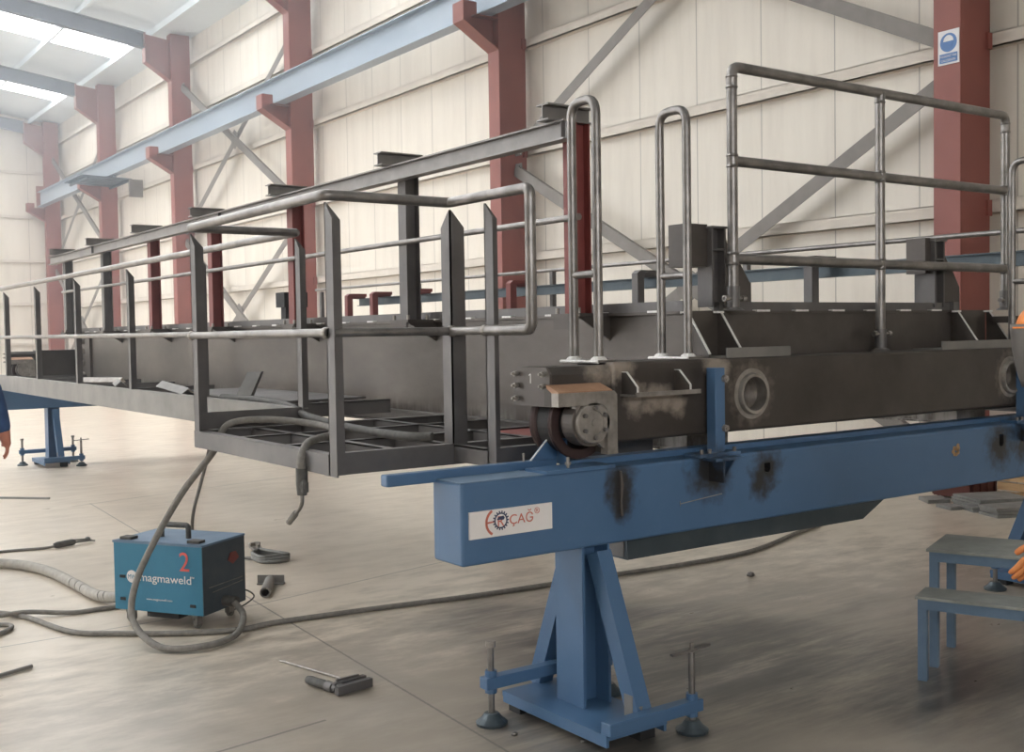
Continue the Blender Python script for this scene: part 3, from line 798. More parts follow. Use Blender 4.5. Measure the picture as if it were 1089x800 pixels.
for y in (4.2, 6.2, 8.2, 10.2, 12.2, 14.2):
    MB().box(6.30, 7.25, y, y+.03, 1.08, 1.13).build('walkway_joist', 'steel2', crane)

# ------------------------------------------------------------------ blue supports
def support_beam(x0, x1, y0, y1, near):
    t = thing('support_beam', 'long blue box beam carrying the near end of the crane, with a white logo plate' if near else 'blue box beam carrying the far end of the crane', 'beam', ((x0+x1)/2, (y0+y1)/2, .757), 'blue support beams')
    m = MB().box(x0, x1, y0, y1, .757, 1.078)
    o = m.build('box_beam', 'blue' if near else 'blue2', t)
    bv = o.modifiers.new('edge', 'BEVEL'); bv.width = .012; bv.segments = 3
    if near:
        def slot(x, z0, z1, w):
            return MB().prism([(x-w, y0-.02, z0+.01), (x-w*.5, y0-.02, z0), (x+w*.4, y0-.02, z0), (x+w, y0-.02, z0+.015), (x+w*.9, y0-.02, z1), (x-w, y0-.02, z1)], (0, .08, 0))
        boolean_cut(o, [slot(3.965, .975, 1.02, .021), slot(5.93, .955, 1.025, .022)])
    return t, o
sb, sbo = support_beam(2.26, 8.3, 3.52, 3.73, True)
MB().box(2.9, 8.0, 3.655, 3.735, 1.078, 1.104).build('rail_strip', 'blue', sb)
MB().box(2.26, 2.66, 3.525, 3.70, 1.077, 1.080).build('worn_top_plate', 'paleblue', sb)
MB().box(2.66, 3.02, 3.51, 3.66, 1.078, 1.092).build('top_pad', 'blue', sb)
MB().cyl((2.80, 3.55, 1.09), (2.80, 3.55, 1.135), .007, 8).cyl((2.80, 3.55, 1.105), (2.80, 3.55, 1.115), .014, 6).build('bolt', 'bright', sb)
MB().box(2.04, 2.86, 3.70, 3.75, 1.066, 1.112).build('side_bar', 'blue', sb, .006)
sg = MB().prism([(2.735, 3.72, 1.11), (2.83, 3.72, 1.20), (2.885, 3.72, 1.20), (2.885, 3.72, 1.11)], (0, .012, 0)).box(2.875, 2.885, 3.66, 3.74, 1.09, 1.20).build('stop_plate', 'blue', sb)
MB().bar((2.733, 3.718, 1.11), (2.829, 3.718, 1.202), .005, .005).build('cut_edge', 'weld', sg)
MB().cyl((2.70, 3.72, 1.11), (2.70, 3.72, 1.145), .005, 8).build('stud', 'bright', sb)
def clamp_post(x):
    c = MB().box(x, x+.062, 3.53, 3.585, 1.09, 1.475).build('clamp_post', 'blue', sb, .003)
    MB().box(x-.13, x+.13, 3.50, 3.60, 1.078, 1.094).build('foot_plate', 'blue', c)
    for z in (1.425, 1.20): MB().cyl((x+.055, 3.512, z), (x+.055, 3.53, z), .017, 6).cyl((x+.055, 3.505, z), (x+.055, 3.53, z), .009, 8).build('bolt', 'bright', c)
    for q in (-.1, -.05, .11): MB().cyl((x+q, 3.52, 1.094), (x+q, 3.52, 1.112), .010, 6).build('bolt', 'pipe', c)
    MB().box(x-.055, x-.045, 3.43, 3.52, .97, 1.078).prism([(x+.02, 3.52, .95), (x+.02, 3.52, 1.078), (x+.02, 3.43, 1.078)], (.01, 0, 0)).box(x-.1, x+.08, 3.43, 3.52, 1.066, 1.078).build('clamp_bracket', 'blue', c)
clamp_post(3.635); clamp_post(6.19)
# burnt weld run down the face
MB().tube([(3.055, 3.517, 1.06), (3.06, 3.515, 1.0), (3.055, 3.517, .93), (3.06, 3.517, .87)], [.006, .009, .006, .008], 8).build('weld_run', 'steel', sb)
# splash of ochre paint
sp = MB()
for i in range(9):
    a = i*2.4; r = .006+.03*random.random()
    disc_pts = [(5.48+r*math.cos(a)+.014*math.cos(k*PI/4), 3.519, .965+r*math.sin(a)+.014*math.sin(k*PI/4)*(0.6+.5*random.random())) for k in range(8)]
    sp.prism(disc_pts, (0, -.0015, 0))
sp.build('paint_splash', 'wood', sb)
ch = MB().bar((3.40, 3.519, .885), (3.66, 3.519, .905), .001, .004).bar((3.40, 3.519, .875), (3.40, 3.519, .897), .004, .001, (1, 0, 0))
ch.build('chalk_mark', 'bright', sb)
# dark channel slung under the beam
dc = MB().prism([(3.16, 3.60, .655), (4.78, 3.60, .655), (4.99, 3.60, .757), (3.16, 3.60, .757)], (0, .20, 0)).build('under_channel', 'band', sb)
MB().box(3.155, 3.161, 3.62, 3.78, .665, .745).build('end_cap', 'steel2', dc)

# logo plate
lp = MB().box(2.29, 2.686, 3.512, 3.521, .861, .966).build('name_plate', 'white', sb)
def ring_arc(cx_, cz, r0, r1, a0, a1, y, n=24, t=.0012):
    p = [(cx_+r1*math.cos(a0+(a1-a0)*i/n), y, cz+r1*math.sin(a0+(a1-a0)*i/n)) for i in range(n+1)]
    q = [(cx_+r0*math.cos(a0+(a1-a0)*i/n), y, cz+r0*math.sin(a0+(a1-a0)*i/n)) for i in range(n+1)]
    m = MB()
    for i in range(n): m.prism([p[i], p[i+1], q[i+1], q[i]], (0, -t, 0))
    return m
ly = 3.512; gx, gz = 2.435, .921
m = ring_arc(2.418, .917, .046, .056, math.radians(118), math.radians(242), ly)
m.prism([(2.364, ly, .913), (2.405, ly, .917), (2.405, ly, .922), (2.364, ly, .921)], (0, -.0012, 0))
m.build('logo_arc', 'orange_ink', lp)
m = ring_arc(gx, gz, .0255, .031, 0, 2*PI, ly, 36)
for k in range(18):
    a = 2*PI*k/18
    m.prism([(gx+.030*math.cos(a-.09), ly, gz+.030*math.sin(a-.09)), (gx+.030*math.cos(a+.09), ly, gz+.030*math.sin(a+.09)), (gx+.038*math.cos(a+.075), ly, gz+.038*math.sin(a+.075)), (gx+.038*math.cos(a-.075), ly, gz+.038*math.sin(a-.075))], (0, -.0012, 0))
m.build('logo_gear', 'navy_ink', lp)
text_mesh('logo_letter', 'R', .058, 'orange_ink', lp, (gx-.019, ly, gz-.022), (1, 0, 0), (0, 0, 1), .0006)
MB().prism([(gx-.020, ly-.0012, gz+.004), (gx-.012, ly-.0012, gz+.015), (gx+.012, ly-.0012, gz+.018), (gx+.018, ly-.0012, gz+.010), (gx+.012, ly-.0012, gz+.002)], (0, -.0008, 0)).build('logo_crab', 'navy_ink', lp)
text_mesh('logo_text', 'ÇAĞ', .054, 'orange_ink', lp, (2.474, ly, .901), (1, 0, 0), (0, 0, 1), .0006, 'LEFT', 1.05)
text_mesh('logo_text', '®', .034, 'orange_ink', lp, (2.598, ly, .930), (1, 0, 0), (0, 0, 1), .0006)

def stand(name_label, xc, yc, zt, jt=.33, flip=1):
    """trestle: frame on screw jacks, I-section post, two raking braces"""
    t = thing('trestle_stand', name_label, 'stand', (xc, yc, 0), 'blue trestle stands')
    X = lambda a: xc+a*flip
    p = MB()
    p.box(xc-.075, xc-.062, yc-.09, yc+.09, .085, zt).box(xc+.062, xc+.075, yc-.09, yc+.09, .085, zt).box(xc-.062, xc+.062, yc-.006, yc+.006, .085, zt)
    p.build('post', 'blue2', t)
    MB().box(xc-.20, xc+.12, yc-.38, yc+.32, .062, .085).box(xc-.198, xc-.185, yc-.378, yc+.318, .035, .0615).box(xc+.105, xc+.118, yc-.378, yc+.318, .035, .0615).build('base_frame', 'blue2', t)
    for s in (-1, 1):
        MB().bar((xc+.02, yc+s*.085, zt-.03), (xc+.02, yc+s*.34, .075), .075, .075, (0, s, .3)).build('raking_brace', 'blue2', t)
    MB().box(xc-.18, xc-.10, yc+.22, yc+.3, 0, .062).build('foot_block', 'black', t)
    MB().box(xc+.02, xc+.1, yc-.33, yc-.25, 0, .062).build('foot_block', 'black', t)
    for (sx, dy, ln) in ((-1, .20, .30), (1, -.38, .22), (1, .20, .26)):
        xj = xc+sx*(ln+.04)
        zj = .155 if dy > 0 else .0855
        arm = MB().box(*((xc-.203 if dy < 0 else xc+.001, xj+.04) if sx > 0 else (xj-.04, xc-.001)), yc+dy-.028, yc+dy+.028, zj, zj+.05).build('outrigger', 'blue2', t, .004)
        sj = MB().cyl((xj, yc+dy, .02), (xj, yc+dy, jt if dy > 0 else .33), .014, 12).build('screw_jack', 'pipe', t)
        MB().lathe((xj, yc+dy, 0), (0, 0, 1), [(0, 0), (.065, 0), (.068, .012), (.045, .03), (.03, .05), (0, .052)], 20).build('jack_pad', 'band', sj)
        for za, zb in ((zj+.05, zj+.075), (zj-.02, zj)): MB().cyl((xj, yc+dy, za), (xj, yc+dy, zb), .027, 6).build('jack_nut', 'blue2', sj)
        if dy > 0: MB().cyl((xj, yc+dy, jt), (xj, yc+dy, jt+.025), .022, 8).build('jack_head', 'bright', sj)
        else: MB().bar((xj-.11, yc+dy, .335), (xj+.10, yc+dy, .345), .02, .01).cyl((xj, yc+dy, .33), (xj, yc+dy, .37), .008, 8).build('jack_handle', 'pipe', sj)
    MB().box(xc-.02, xc+.03, yc-.33, yc-.28, .085, .19).cyl((xc+.005, yc-.345, .06), (xc+.005, yc-.345, .15), .012, 8).build('lug', 'channel', t)
    return t
stand('blue trestle stand under the logo end of the near blue beam', 2.925, 3.62, .757)
stand('blue trestle stand half hidden behind the step bench at the right edge', 6.74, 3.64, .757, .235)
fs, fso = support_beam(2.0, 8.0, 15.28, 15.5, False)
MB().box(3.0, 8.0, 15.35, 15.42, 1.078, 1.104).build('rail_strip', 'blue2', fs)
stand('blue trestle stand far away under the left end of the walkway', 3.5, 15.38, .757)

# ------------------------------------------------------------------ welding machine and its leads
A0 = Vector((1.80, 6.53, 0)); u = Vector((.551, -.834, 0)).normalized(); n = Vector((.834, .551, 0)).normalized()
WM = Matrix(((u.x, n.x, 0, A0.x), (u.y, n.y, 0, A0.y), (0, 0, 1, 0), (0, 0, 0, 1)))
def W(x, y, z): return WM @ Vector((x, y, z))
L, Dp, Z0, Z1 = .612, .40, .088, .487
t = thing('welding_machine', 'teal blue welding machine on castors with a red number 2 on its front', 'welding machine', W(.3, .2, 0))
MB(WM).box(0, L, 0, .012, Z0, Z1).build('front_panel', 'weldblue', t)
MB(WM).box(.004, L-.004, .012, Dp, Z0+.01, Z1-.012).build('case', 'weldside', t)
MB(WM).box(-.006, L+.006, -.004, Dp+.004, Z1-.012, Z1).build('top_cover', 'paleblue', t)
sp_ = MB(WM).box(L-.004, L+.004, .0, Dp, Z0, Z1-.01).build('side_panel', 'weldside', t)
MB(WM).box(L+.004, L+.007, .05, Dp-.03, .235, .239).bar((L+.006, .08, .205), (L+.006, Dp-.03, .215), .004, .004).build('groove', 'pipe', sp_)
MB(WM).prism([(L+.004, .23, .36), (L+.004, .26, .40), (L+.004, .31, .40), (L+.004, .34, .36), (L+.004, .28, .33)], (.003, 0, 0)).build('warning_mark', 'redpost', sp_)
h = MB(WM).tube(fillet([(.205, .17, Z1), (.205, .17, .562), (.395, .17, .562), (.395, .17, Z1)], .02), .016, 10).build('handle', 'rubber_dk', t)
for x in (.06, .53): MB(WM).box(x-.04, x+.04, .03, .09, Z1, Z1+.016).build('top_pad', 'rubber_dk', t)
for x, z in ((.06, .150), (.545, .140), (.06, .28)): MB(WM).box(x-.018, x+.018, -.006, .0, z-.008, z+.008).build('slot', 'black', t)
lc = (.125, .283)
pts = [(lc[0]+.036*math.cos(2*PI*i/28), -.001, lc[1]+.036*math.sin(2*PI*i/28)) for i in range(28)]
lg = MB(WM).prism(pts, (0, -.001, 0)).build('badge', 'white', t)
def wtext(name, body, size, mat, x, z, sq=1., al='LEFT'):
    return text_mesh(name, body, size, mat, t, W(x, -.0025, z), u, (0, 0, 1), .0004, al, sq)
wtext('badge_text', 'MW', .038, 'weldblue', lc[0]-.0, lc[1]-.014, .85, 'CENTER')
wtext('brand_text', 'magmaweld', .066, 'white', .178, .262, 1.16)
wtext('trademark', '™', .026, 'white', .535, .288)
wtext('web_address', 'www.magmaweld.com', .018, 'white', .225, .155, 1.1)
o = wtext('painted_number', '2', .155, 'red', .455, .335, 1.0)
for (x, y) in ((.07, .05), (.53, .05), (.54, .34), (.07, .34)):
    c = MB(WM).box(x-.02, x+.02, y-.02, y+.02, .062, Z0+.005).box(x-.016, x-.010, y-.02, y+.03, .025, .07).box(x+.010, x+.016, y-.02, y+.03, .025, .07).build('castor', 'pipe', t)
    MB(WM).cyl((x-.009, y+.01, .031), (x+.009, y+.01, .031), .031, 16).build('castor_wheel', 'rubber', c)
MB(WM).box(.20, .42, .03, .3, .05, Z0).build('undertray', 'black', t)
MB(WM).cyl((L, .19, .135), (L+.09, .19, .133), .030, 14).build('torch_socket', 'rubber_dk', t)

t = thing('welding_torch', 'grey welding torch whose hose loops up from the teal machine and hangs through the bay', 'torch', (2.1, 4.56, .80))
pth = [W(L+.08, .19, .133), (2.33, 6.06, .135), (2.335, 5.93, .08), (2.215, 5.75, .028), (2.0, 5.65, .026), (1.81, 5.77, .03), (1.745, 6.0, .13), (1.785, 6.08, .31), (1.92, 6.13, .54), (2.05, 6.04, .80), (2.18, 5.91, 1.02), (2.24, 5.84, 1.17), (2.45, 5.75, 1.19), (2.62, 5.5, 1.165), (2.5, 5.05, 1.16), (2.25, 4.75, 1.165), (2.13, 4.60, 1.16), (2.075, 4.545, 1.10), (2.082, 4.55, 1.045)]
MB().tube(smooth(pth, 7), .0185, 12).build('hose', 'rubber', t)
MB().tube([(2.08, 4.55, 1.06), (2.08, 4.55, .99), (2.08, 4.552, .94)], [.027, .027, .022], 12).box(2.066, 2.094, 4.512, 4.55, .955, 1.0).ball((2.08, 4.535, .985), .02, .028, .03).build('torch_handle', 'rubber_dk', t)
MB().tube(smooth([(2.08, 4.552, .945), (2.08, 4.555, .905), (2.08, 4.585, .872), (2.08, 4.63, .845)]), .009, 10).build('swan_neck', 'pipe', t)
MB().tube([(2.08, 4.622, .852), (2.08, 4.632, .843), (2.08, 4.70, .798)], [.013, .0155, .0145], 12).build('nozzle', 'rubber', t)

t = thing('drop_cable', 'thin cable hanging from the bay frame down behind the teal machine', 'cable', (2.4, 6.9, 0))
MB().tube(smooth([(2.17, 5.94, 1.06), (2.19, 6.03, .98), (2.26, 6.35, .79), (2.33, 6.7, .55), (2.40, 6.92, .30), (2.45, 6.98, .06), (2.55, 7.05, .011), (2.75, 7.3, .010)], 6), .010, 10).build('cable_run', 'rubber', t)

def floor_run(name, label, cat, pts, r, mat, z=None, k=7):
    z = r+.001 if z is None else z
    P = [(p[0], p[1], p[2] if len(p) > 2 else z) for p in pts]
    return tag(MB().tube(smooth(P, k), r, 12).build(name, mat), label, cat)
floor_run('power_cable', 'long dusty cable running over the floor and away beneath the blue beam', 'cable',
    [(1.1, 7.35), (1.297, 7.16), (1.407, 6.931), (1.527, 6.445), (1.713, 6.246), (2.05, 5.99), (2.30, 5.885), (2.553, 5.898), (3.12, 5.823), (3.725, 5.72), (4.129, 5.68), (4.749, 5.623), (5.427, 5.561), (6.10, 5.58), (6.85, 5.82), (7.35, 5.985), (7.9, 6.25), (8.2, 6.6)], .015, 'rubber')
floor_run('earth_cable', 'dusty cable running along the floor to the left side of the teal machine', 'cable',
    [(1.05, 7.12), (1.274, 7.039, .028), (1.422, 7.0, .034), (1.635, 6.90), (1.80, 6.88), (1.98, 6.86)], .014, 'rubber')
floor_run('cable_bend', 'short bend of dusty cable lying at the left edge below the other leads', 'cable',
    [(1.0, 7.0), (1.18, 6.90), (1.27, 6.85), (1.29, 6.79), (1.25, 6.71), (1.12, 6.6), (.95, 6.5)], .013, 'rubber')
hz = thing('fat_hose', 'fat dusty grey wrapped hose running from the left edge to the teal machine', 'hose', (1.75, 7.8, 0))
hp = smooth([(1.35, 8.85, .036), (1.583, 8.66, .036), (1.71, 8.45, .036), (1.80, 8.1, .036), (1.84, 7.56, .036), (1.86, 7.16, .040), (1.93, 6.93, .06), (2.05, 6.80, .10)], 8)
MB().tube(hp, .034, 14).build('hose', 'hose', hz)
for i in (31, 33, 35, 42, 44):
    a, b2 = Vector(hp[i]), Vector(hp[i+1]); d = (b2-a).normalized()
    MB().lathe(a, (d+Vector((.2, .25, .3))).normalized(), [(.034, -.004), (.0368, -.002), (.0368, .002), (.034, .004)], 16).build('wrap', 'rubber_dk', hz)
floor_run('loose_wire', 'thin dark wire looping off the side of the teal machine', 'wire',
    [tuple(W(L+.02, .24, .12)), (2.36, 6.25, .15), (2.50, 6.33, .13), (2.60, 6.42, .06), (2.56, 6.45, .012), (2.45, 6.36, .010), (2.36, 6.20, .03)], .005, 'rubber_dk')

# ------------------------------------------------------------------ loose tools on the floor
t = thing('electrode_holder', 'grey electrode holder with its lead lying on the floor left of the teal machine', 'electrode holder', (2.2, 9.2, 0))
MB().tube(smooth([(1.35, 9.2, .011), (1.7, 9.27, .011), (2.0, 9.20, .012), (2.10, 9.17, .026)]), .011, 10).build('lead', 'rubber', t)
MB().tube([(2.07, 9.18, .026), (2.10, 9.18, .028), (2.22, 9.22, .030), (2.24, 9.225, .026)], [.018, .026, .026, .018], 12).build('handle', 'rubber_dk', t)
MB().bar((2.22, 9.22, .026), (2.38, 9.275, .02), .026, .014).bar((2.24, 9.235, .044), (2.37, 9.28, .03), .022, .010).ball((2.35, 9.268, .032), .024, .02, .02).bar((2.37, 9.25, .02), (2.405, 9.27, .012), .012, .012).build('jaw', 'plate_grey', t)

t = thing('earth_clamp', 'grey earth clamp with tangled leads lying beyond the teal machine', 'clamp', (3.2, 7.9, 0))
MB().bar((3.27, 8.12, .03), (3.235, 7.86, .028), .035, .018).bar((3.31, 8.10, .055), (3.25, 7.86, .04), .028, .012).cyl((3.26, 7.95, .01), (3.26, 7.95, .07), .015, 10).box(3.25, 3.33, 8.07, 8.11, .02, .06).build('clamp_arm', 'bright', t)
for q in range(3):
    MB().tube(smooth([(3.22, 7.86, .02+.016*q), (3.28, 7.72-.03*q, .02+.016*q), (3.33, 7.55, .015+.016*q), (3.22, 7.50+.03*q, .015+.016*q), (3.13, 7.58, .015+.016*q), (3.14, 7.76, .015+.016*q), (3.22, 7.84, .02+.016*q)]), .014, 8).build('lead_coil', 'plate_grey', t)
MB().bar((3.10, 7.82, .01), (3.15, 7.68, .012), .05, .012).build('lug', 'pipe', t)

t = thing('pipe_tee', 'grey T-shaped tube offcut lying right of the teal machine', 'offcut', (2.85, 6.8, 0))
MB().bar((2.845, 6.955, .032), (2.985, 6.845, .032), .012, .06).bar((2.845, 6.955, .006), (2.985, 6.845, .006), .05, .010).build('angle_bar', 'channel', t)
m = MB().lathe((2.73, 6.56, .034), ((2.90-2.73), (6.88-6.56), 0), [(.024, 0), (.033, 0), (.033, .35), (.024, .35), (.024, 0)], 20)
m.build('pipe_stub', 'channel', t)

t = thing('loose_rod', 'thin shiny steel rod lying on the floor beside the grinder', 'rod', (2.3, 4.95, 0))
t2 = MB().cyl((2.242, 5.215, .007), (2.372, 4.69, .007), .0065, 10).build('rod', 'bright', t)
t = thing('hand_tool', 'dark grey power tool with a forked head lying on the floor in the foreground', 'tool', (2.28, 4.6, 0))
MB().tube([(2.20, 4.80, .022), (2.205, 4.77, .023), (2.225, 4.68, .023), (2.232, 4.655, .020)], [.017, .022, .022, .018], 12).build('grip', 'rubber_dk', t)
MB().tube([(2.232, 4.655, .022), (2.24, 4.61, .022)], [.026, .024], 12).tube([(2.236, 4.63, .022), (2.245, 4.585, .022)], .018, 12).build('collar', 'steel2', t)
MB().bar((2.235, 4.60, .03), (2.41, 4.625, .03), .028, .034).bar((2.225, 4.548, .026), (2.415, 4.572, .026), .03, .04).box(2.24, 2.27, 4.55, 4.62, .015, .045).build('head', 'steel2', t)
MB().bar((2.26, 4.62, .05), (2.38, 4.63, .05), .012, .012).build('lever', 'pipe', t)
tag(MB().cyl((.85, 5.75, .012), (1.208, 5.901, .012), .010, 10).build('steel_bar', 'channel'), 'short grey steel bar lying at the left edge of the foreground floor', 'bar')
tag(MB().bar((2.0, 12.8, .01), (2.695, 12.08, .01), .03, .02).build('steel_strip', 'plate_grey'), 'thin steel strip lying on the bright floor near the far trestle', 'strip')
for (x, y, r, lab) in ((2.755, 3.42, .012, 'small weld scrap lying under the front of the near trestle'), (2.585, 3.655, .014, 'small weld scrap beside the left jack pad of the near trestle'),
                       (5.52, 5.05, .03, 'dark metal chip lying on the open floor under the long cable')):
    m = MB(); m.ball((x, y, r*.5), r, r*.8, r*.6, 6, 4).bar((x-r, y, r*.4), (x+r*1.3, y+r*.5, r*.3), r*.5, r*.5)
    tag(m.build('metal_scrap', 'pipe'), lab, 'scrap', 'scraps on the floor')

# offcuts of angle left on the walkway
def angle_off(p, q, w, lab, mat='channel', flip=1):
    m = MB(); p, q = Vector(p), Vector(q); d = (q-p).normalized(); s = d.cross(Vector((0, 0, 1))).normalized()
    m.prism([p, p+s*w*.7+Vector((0, 0, -w*.6)), p+s*w*.62+Vector((0, 0, -w*.68)), p+Vector((0, 0, -.008)), p-s*w*.62+Vector((0, 0, -w*.68)), p-s*w*.7+Vector((0, 0, -w*.6))], q-p)
    return tag(m.build('angle_offcut', mat), lab, 'offcut', 'angle offcuts on the walkway')
angle_off((2.95, 11.75, 1.262), (3.25, 11.3, 1.262), .075, 'bright flat-lying angle offcut farthest along the walkway', 'bright')
angle_off((3.12, 11.0, 1.265), (2.92, 10.2, 1.265), .075, 'short angle offcut beyond the walkway post left of the middle', 'channel')
angle_off((3.10, 9.6, 1.28), (2.90, 8.35, 1.265), .08, 'long angle offcut lying along the middle of the walkway', 'channel')
m = MB().prism([(2.86, 7.35, 1.20), (2.95, 7.30, 1.20), (3.10, 7.42, 1.40), (3.02, 7.47, 1.40)], (.006, .004, 0)).prism([(2.95, 7.30, 1.20), (3.0, 7.36, 1.20), (3.14, 7.47, 1.40), (3.10, 7.42, 1.40)], (.004, .006, 0))
tag(m.build('angle_offcut', 'channel'), 'angle offcut propped up on end near the platform bay', 'offcut', 'angle offcuts on the walkway')
tag(MB().box(2.95, 3.6, 6.8, 8.9, 1.211, 1.222).build('tread_plate', 'steel2'), 'dark loose plate laid on the walkway joists beside the girder', 'plate')
tag(MB().tube(smooth([(2.80, 7.4, 1.235), (2.85, 6.9, 1.235), (2.80, 6.3, 1.225), (2.70, 5.8, 1.19), (2.66, 5.2, 1.165), (2.62, 4.6, 1.165), (2.7, 4.45, 1.165)]), .022, 12).build('air_hose', 'rubber_dk'), 'thick dark hose lying along the walkway into the bay', 'hose')

# ------------------------------------------------------------------ clutter by the wall on the right
def slab(pts, z0, z1, lab, mat='plate_grey', ov=.012, nm='steel_plate'):
    m = MB(); k = max(1, int((z1-z0)/.022)); c = sum((Vector(p) for p in pts), Vector((0, 0)))/len(pts)
    for i in range(k):
        a = z0+(z1-z0)*i/k; j = Vector((random.uniform(-ov, ov), random.uniform(-ov, ov)))
        m.prism([(p[0]+j.x, p[1]+j.y, a) for p in pts], (0, 0, (z1-z0)/k*.86))
    return tag(m.build(nm, mat), lab, 'plates', 'stacks of plates by the wall')
slab([(8.90, 5.50), (8.79, 5.26), (9.25, 5.05), (9.40, 5.33)], 0, .085, 'thick stack of grey plates in front of the timber crate', nm='plate_stack')
slab([(9.2, 5.95), (9.02, 5.56), (9.47, 5.36), (9.69, 5.74)], 0, .10, 'wide pale grey plate stack behind the thick one, topmost sheet askew', nm='plate_stack')
slab([(9.0, 5.72), (8.90, 5.55), (8.97, 5.48), (9.06, 5.62)], 0, .05, 'small grey plate stack at the left of the thick stack', nm='plate_stack')
slab([(8.95, 5.95), (8.86, 5.74), (8.97, 5.70), (9.08, 5.9)], 0, .035, 'low heap of thin plates at the front left of the clutter', nm='plate_stack')
slab([(9.2, 6.3), (9.05, 6.1), (9.25, 6.0), (9.4, 6.2)], 0, .04, 'small plate stack farthest left in the clutter by the wall', nm='plate_stack')
slab([(9.62, 5.42), (9.50, 5.22), (9.9, 5.0), (10.0, 5.2)], 0, .16, 'dark grey plate stack at the right edge of the picture', 'steel2', nm='plate_stack')
t = thing('timber_crate', 'raw timber crate standing by the wall behind the plates', 'crate', (9.9, 5.55, 0))
for k in range(4): MB().box(9.70, 10.30, 5.42, 5.44, .02+k*.085, .09+k*.085).build('side_board', 'wood', t)
for k in range(4): MB().box(9.70, 9.72, 5.44, 5.80, .02+k*.085, .09+k*.085).build('end_board', 'wood', t)
MB().box(9.68, 9.74, 5.40, 5.44, 0, .36).box(10.26, 10.32, 5.40, 5.44, 0, .36).build('corner_batten', 'wood', t)
MB().box(9.72, 10.3, 5.44, 5.80, .01, .04).build('base_board', 'wood', t)
t = thing('maroon_skip', 'low maroon steel skip near the wall, left of the timber crate', 'skip', (9.65, 6.35, 0))
sx0, sx1, sy0, sy1 = 9.42, 9.92, 5.92, 6.32
m = MB().prism([(sx0+.05, sy0, .03), (sx1-.05, sy0, .03), (sx1, sy0, .24), (sx0, sy0, .24)], (0, .012, 0)).prism([(sx0+.05, sy1, .03), (sx1-.05, sy1, .03), (sx1, sy1, .24), (sx0, sy1, .24)], (0, .012, 0))
m.prism([(sx0+.05, sy0, .03), (sx0, sy0, .24), (sx0+.012, sy0, .24), (sx0+.062, sy0, .03)], (0, sy1-sy0, 0)).prism([(sx1-.05, sy0, .03), (sx1, sy0, .24), (sx1-.012, sy0, .24), (sx1-.062, sy0, .03)], (0, sy1-sy0, 0)).box(sx0+.05, sx1-.05, sy0, sy1, .02, .04)
m.build('tub', 'redbin', t)
for k in range(4): MB().box(sx0+.06+k*.12, sx0+.085+k*.12, sy0-.015, sy0, .03, .23).build('rib', 'redbin', t)
for yy in (sy0+.03, sy1-.08): MB().box(sx0+.08, sx1-.08, yy, yy+.06, 0, .03).build('skid', 'redbin', t)

# blue step bench
uu = Vector((.93, .37, 0)).normalized(); vv = Vector((.37, -.93, 0)).normalized()
K = Vector((4.70, 3.16, 0))
SM = Matrix(((uu.x, vv.x, 0, K.x), (uu.y, vv.y, 0, K.y), (0, 0, 1, 0), (0, 0, 0, 1)))
t = thing('step_bench', 'blue two-level step bench with dusty tops at the right edge', 'bench', K)
LB = .86
MB(SM).box(-.012, .44, -.012, LB, .562, .575).build('platform_top', 'benchtop', t)
MB(SM).box(0, .43, 0, .035, .515, .562).box(0, .43, LB-.05, LB-.015, .515, .562).box(0, .035, .035, LB-.05, .515, .562).box(.395, .43, .035, LB-.05, .515, .562).build('platform_frame', 'paleblue', t)
MB(SM).box(-.25, -.03, -.01, LB, .383, .396).build('step_top', 'benchtop', t)
MB(SM).box(-.24, -.205, 0, LB-.02, .335, .383).box(-.205, .0, 0, .035, .335, .383).box(-.205, 0, LB-.05, LB-.02, .335, .383).build('step_frame', 'paleblue', t)
for (x, y, z) in ((0, 0, .515), (.39, 0, .515), (0, LB-.055, .515), (.39, LB-.055, .515), (-.24, 0, .335), (-.24, LB-.06, .335)):
    MB(SM).box(x, x+.04, y, y+.04, 0, z).build('leg', 'paleblue', t)

# ------------------------------------------------------------------ people at the two edges
def skin_mesh(name, verts, edges, mat, parent, root=0, lev=2):
    off = WLOC[parent.name] if parent else Vector((0, 0, 0))
    me = bpy.data.meshes.new(name)
    me.from_pydata([tuple(Vector(v[0])-off) for v in verts], edges, [])
    me.materials.append(MAT[mat])
    o = bpy.data.objects.new(name, me); C.objects.link(o)
    if parent: o.parent = parent; WLOC[o.name] = off
    sk = o.modifiers.new('skin', 'SKIN'); sk.use_smooth_shade = True
    lay = me.skin_vertices[0].data if me.skin_vertices else None
    if lay is None:
        bm = bmesh.new(); bm.from_mesh(me); bm.verts.layers.skin.verify(); bm.to_mesh(me); bm.free(); lay = me.skin_vertices[0].data
    for i, v in enumerate(verts):
        r = v[1]; lay[i].radius = (r, r) if not isinstance(r, tuple) else r
        lay[i].use_root = (i == root)
    ss = o.modifiers.new('sub', 'SUBSURF'); ss.levels = lev; ss.render_levels = lev
    return o

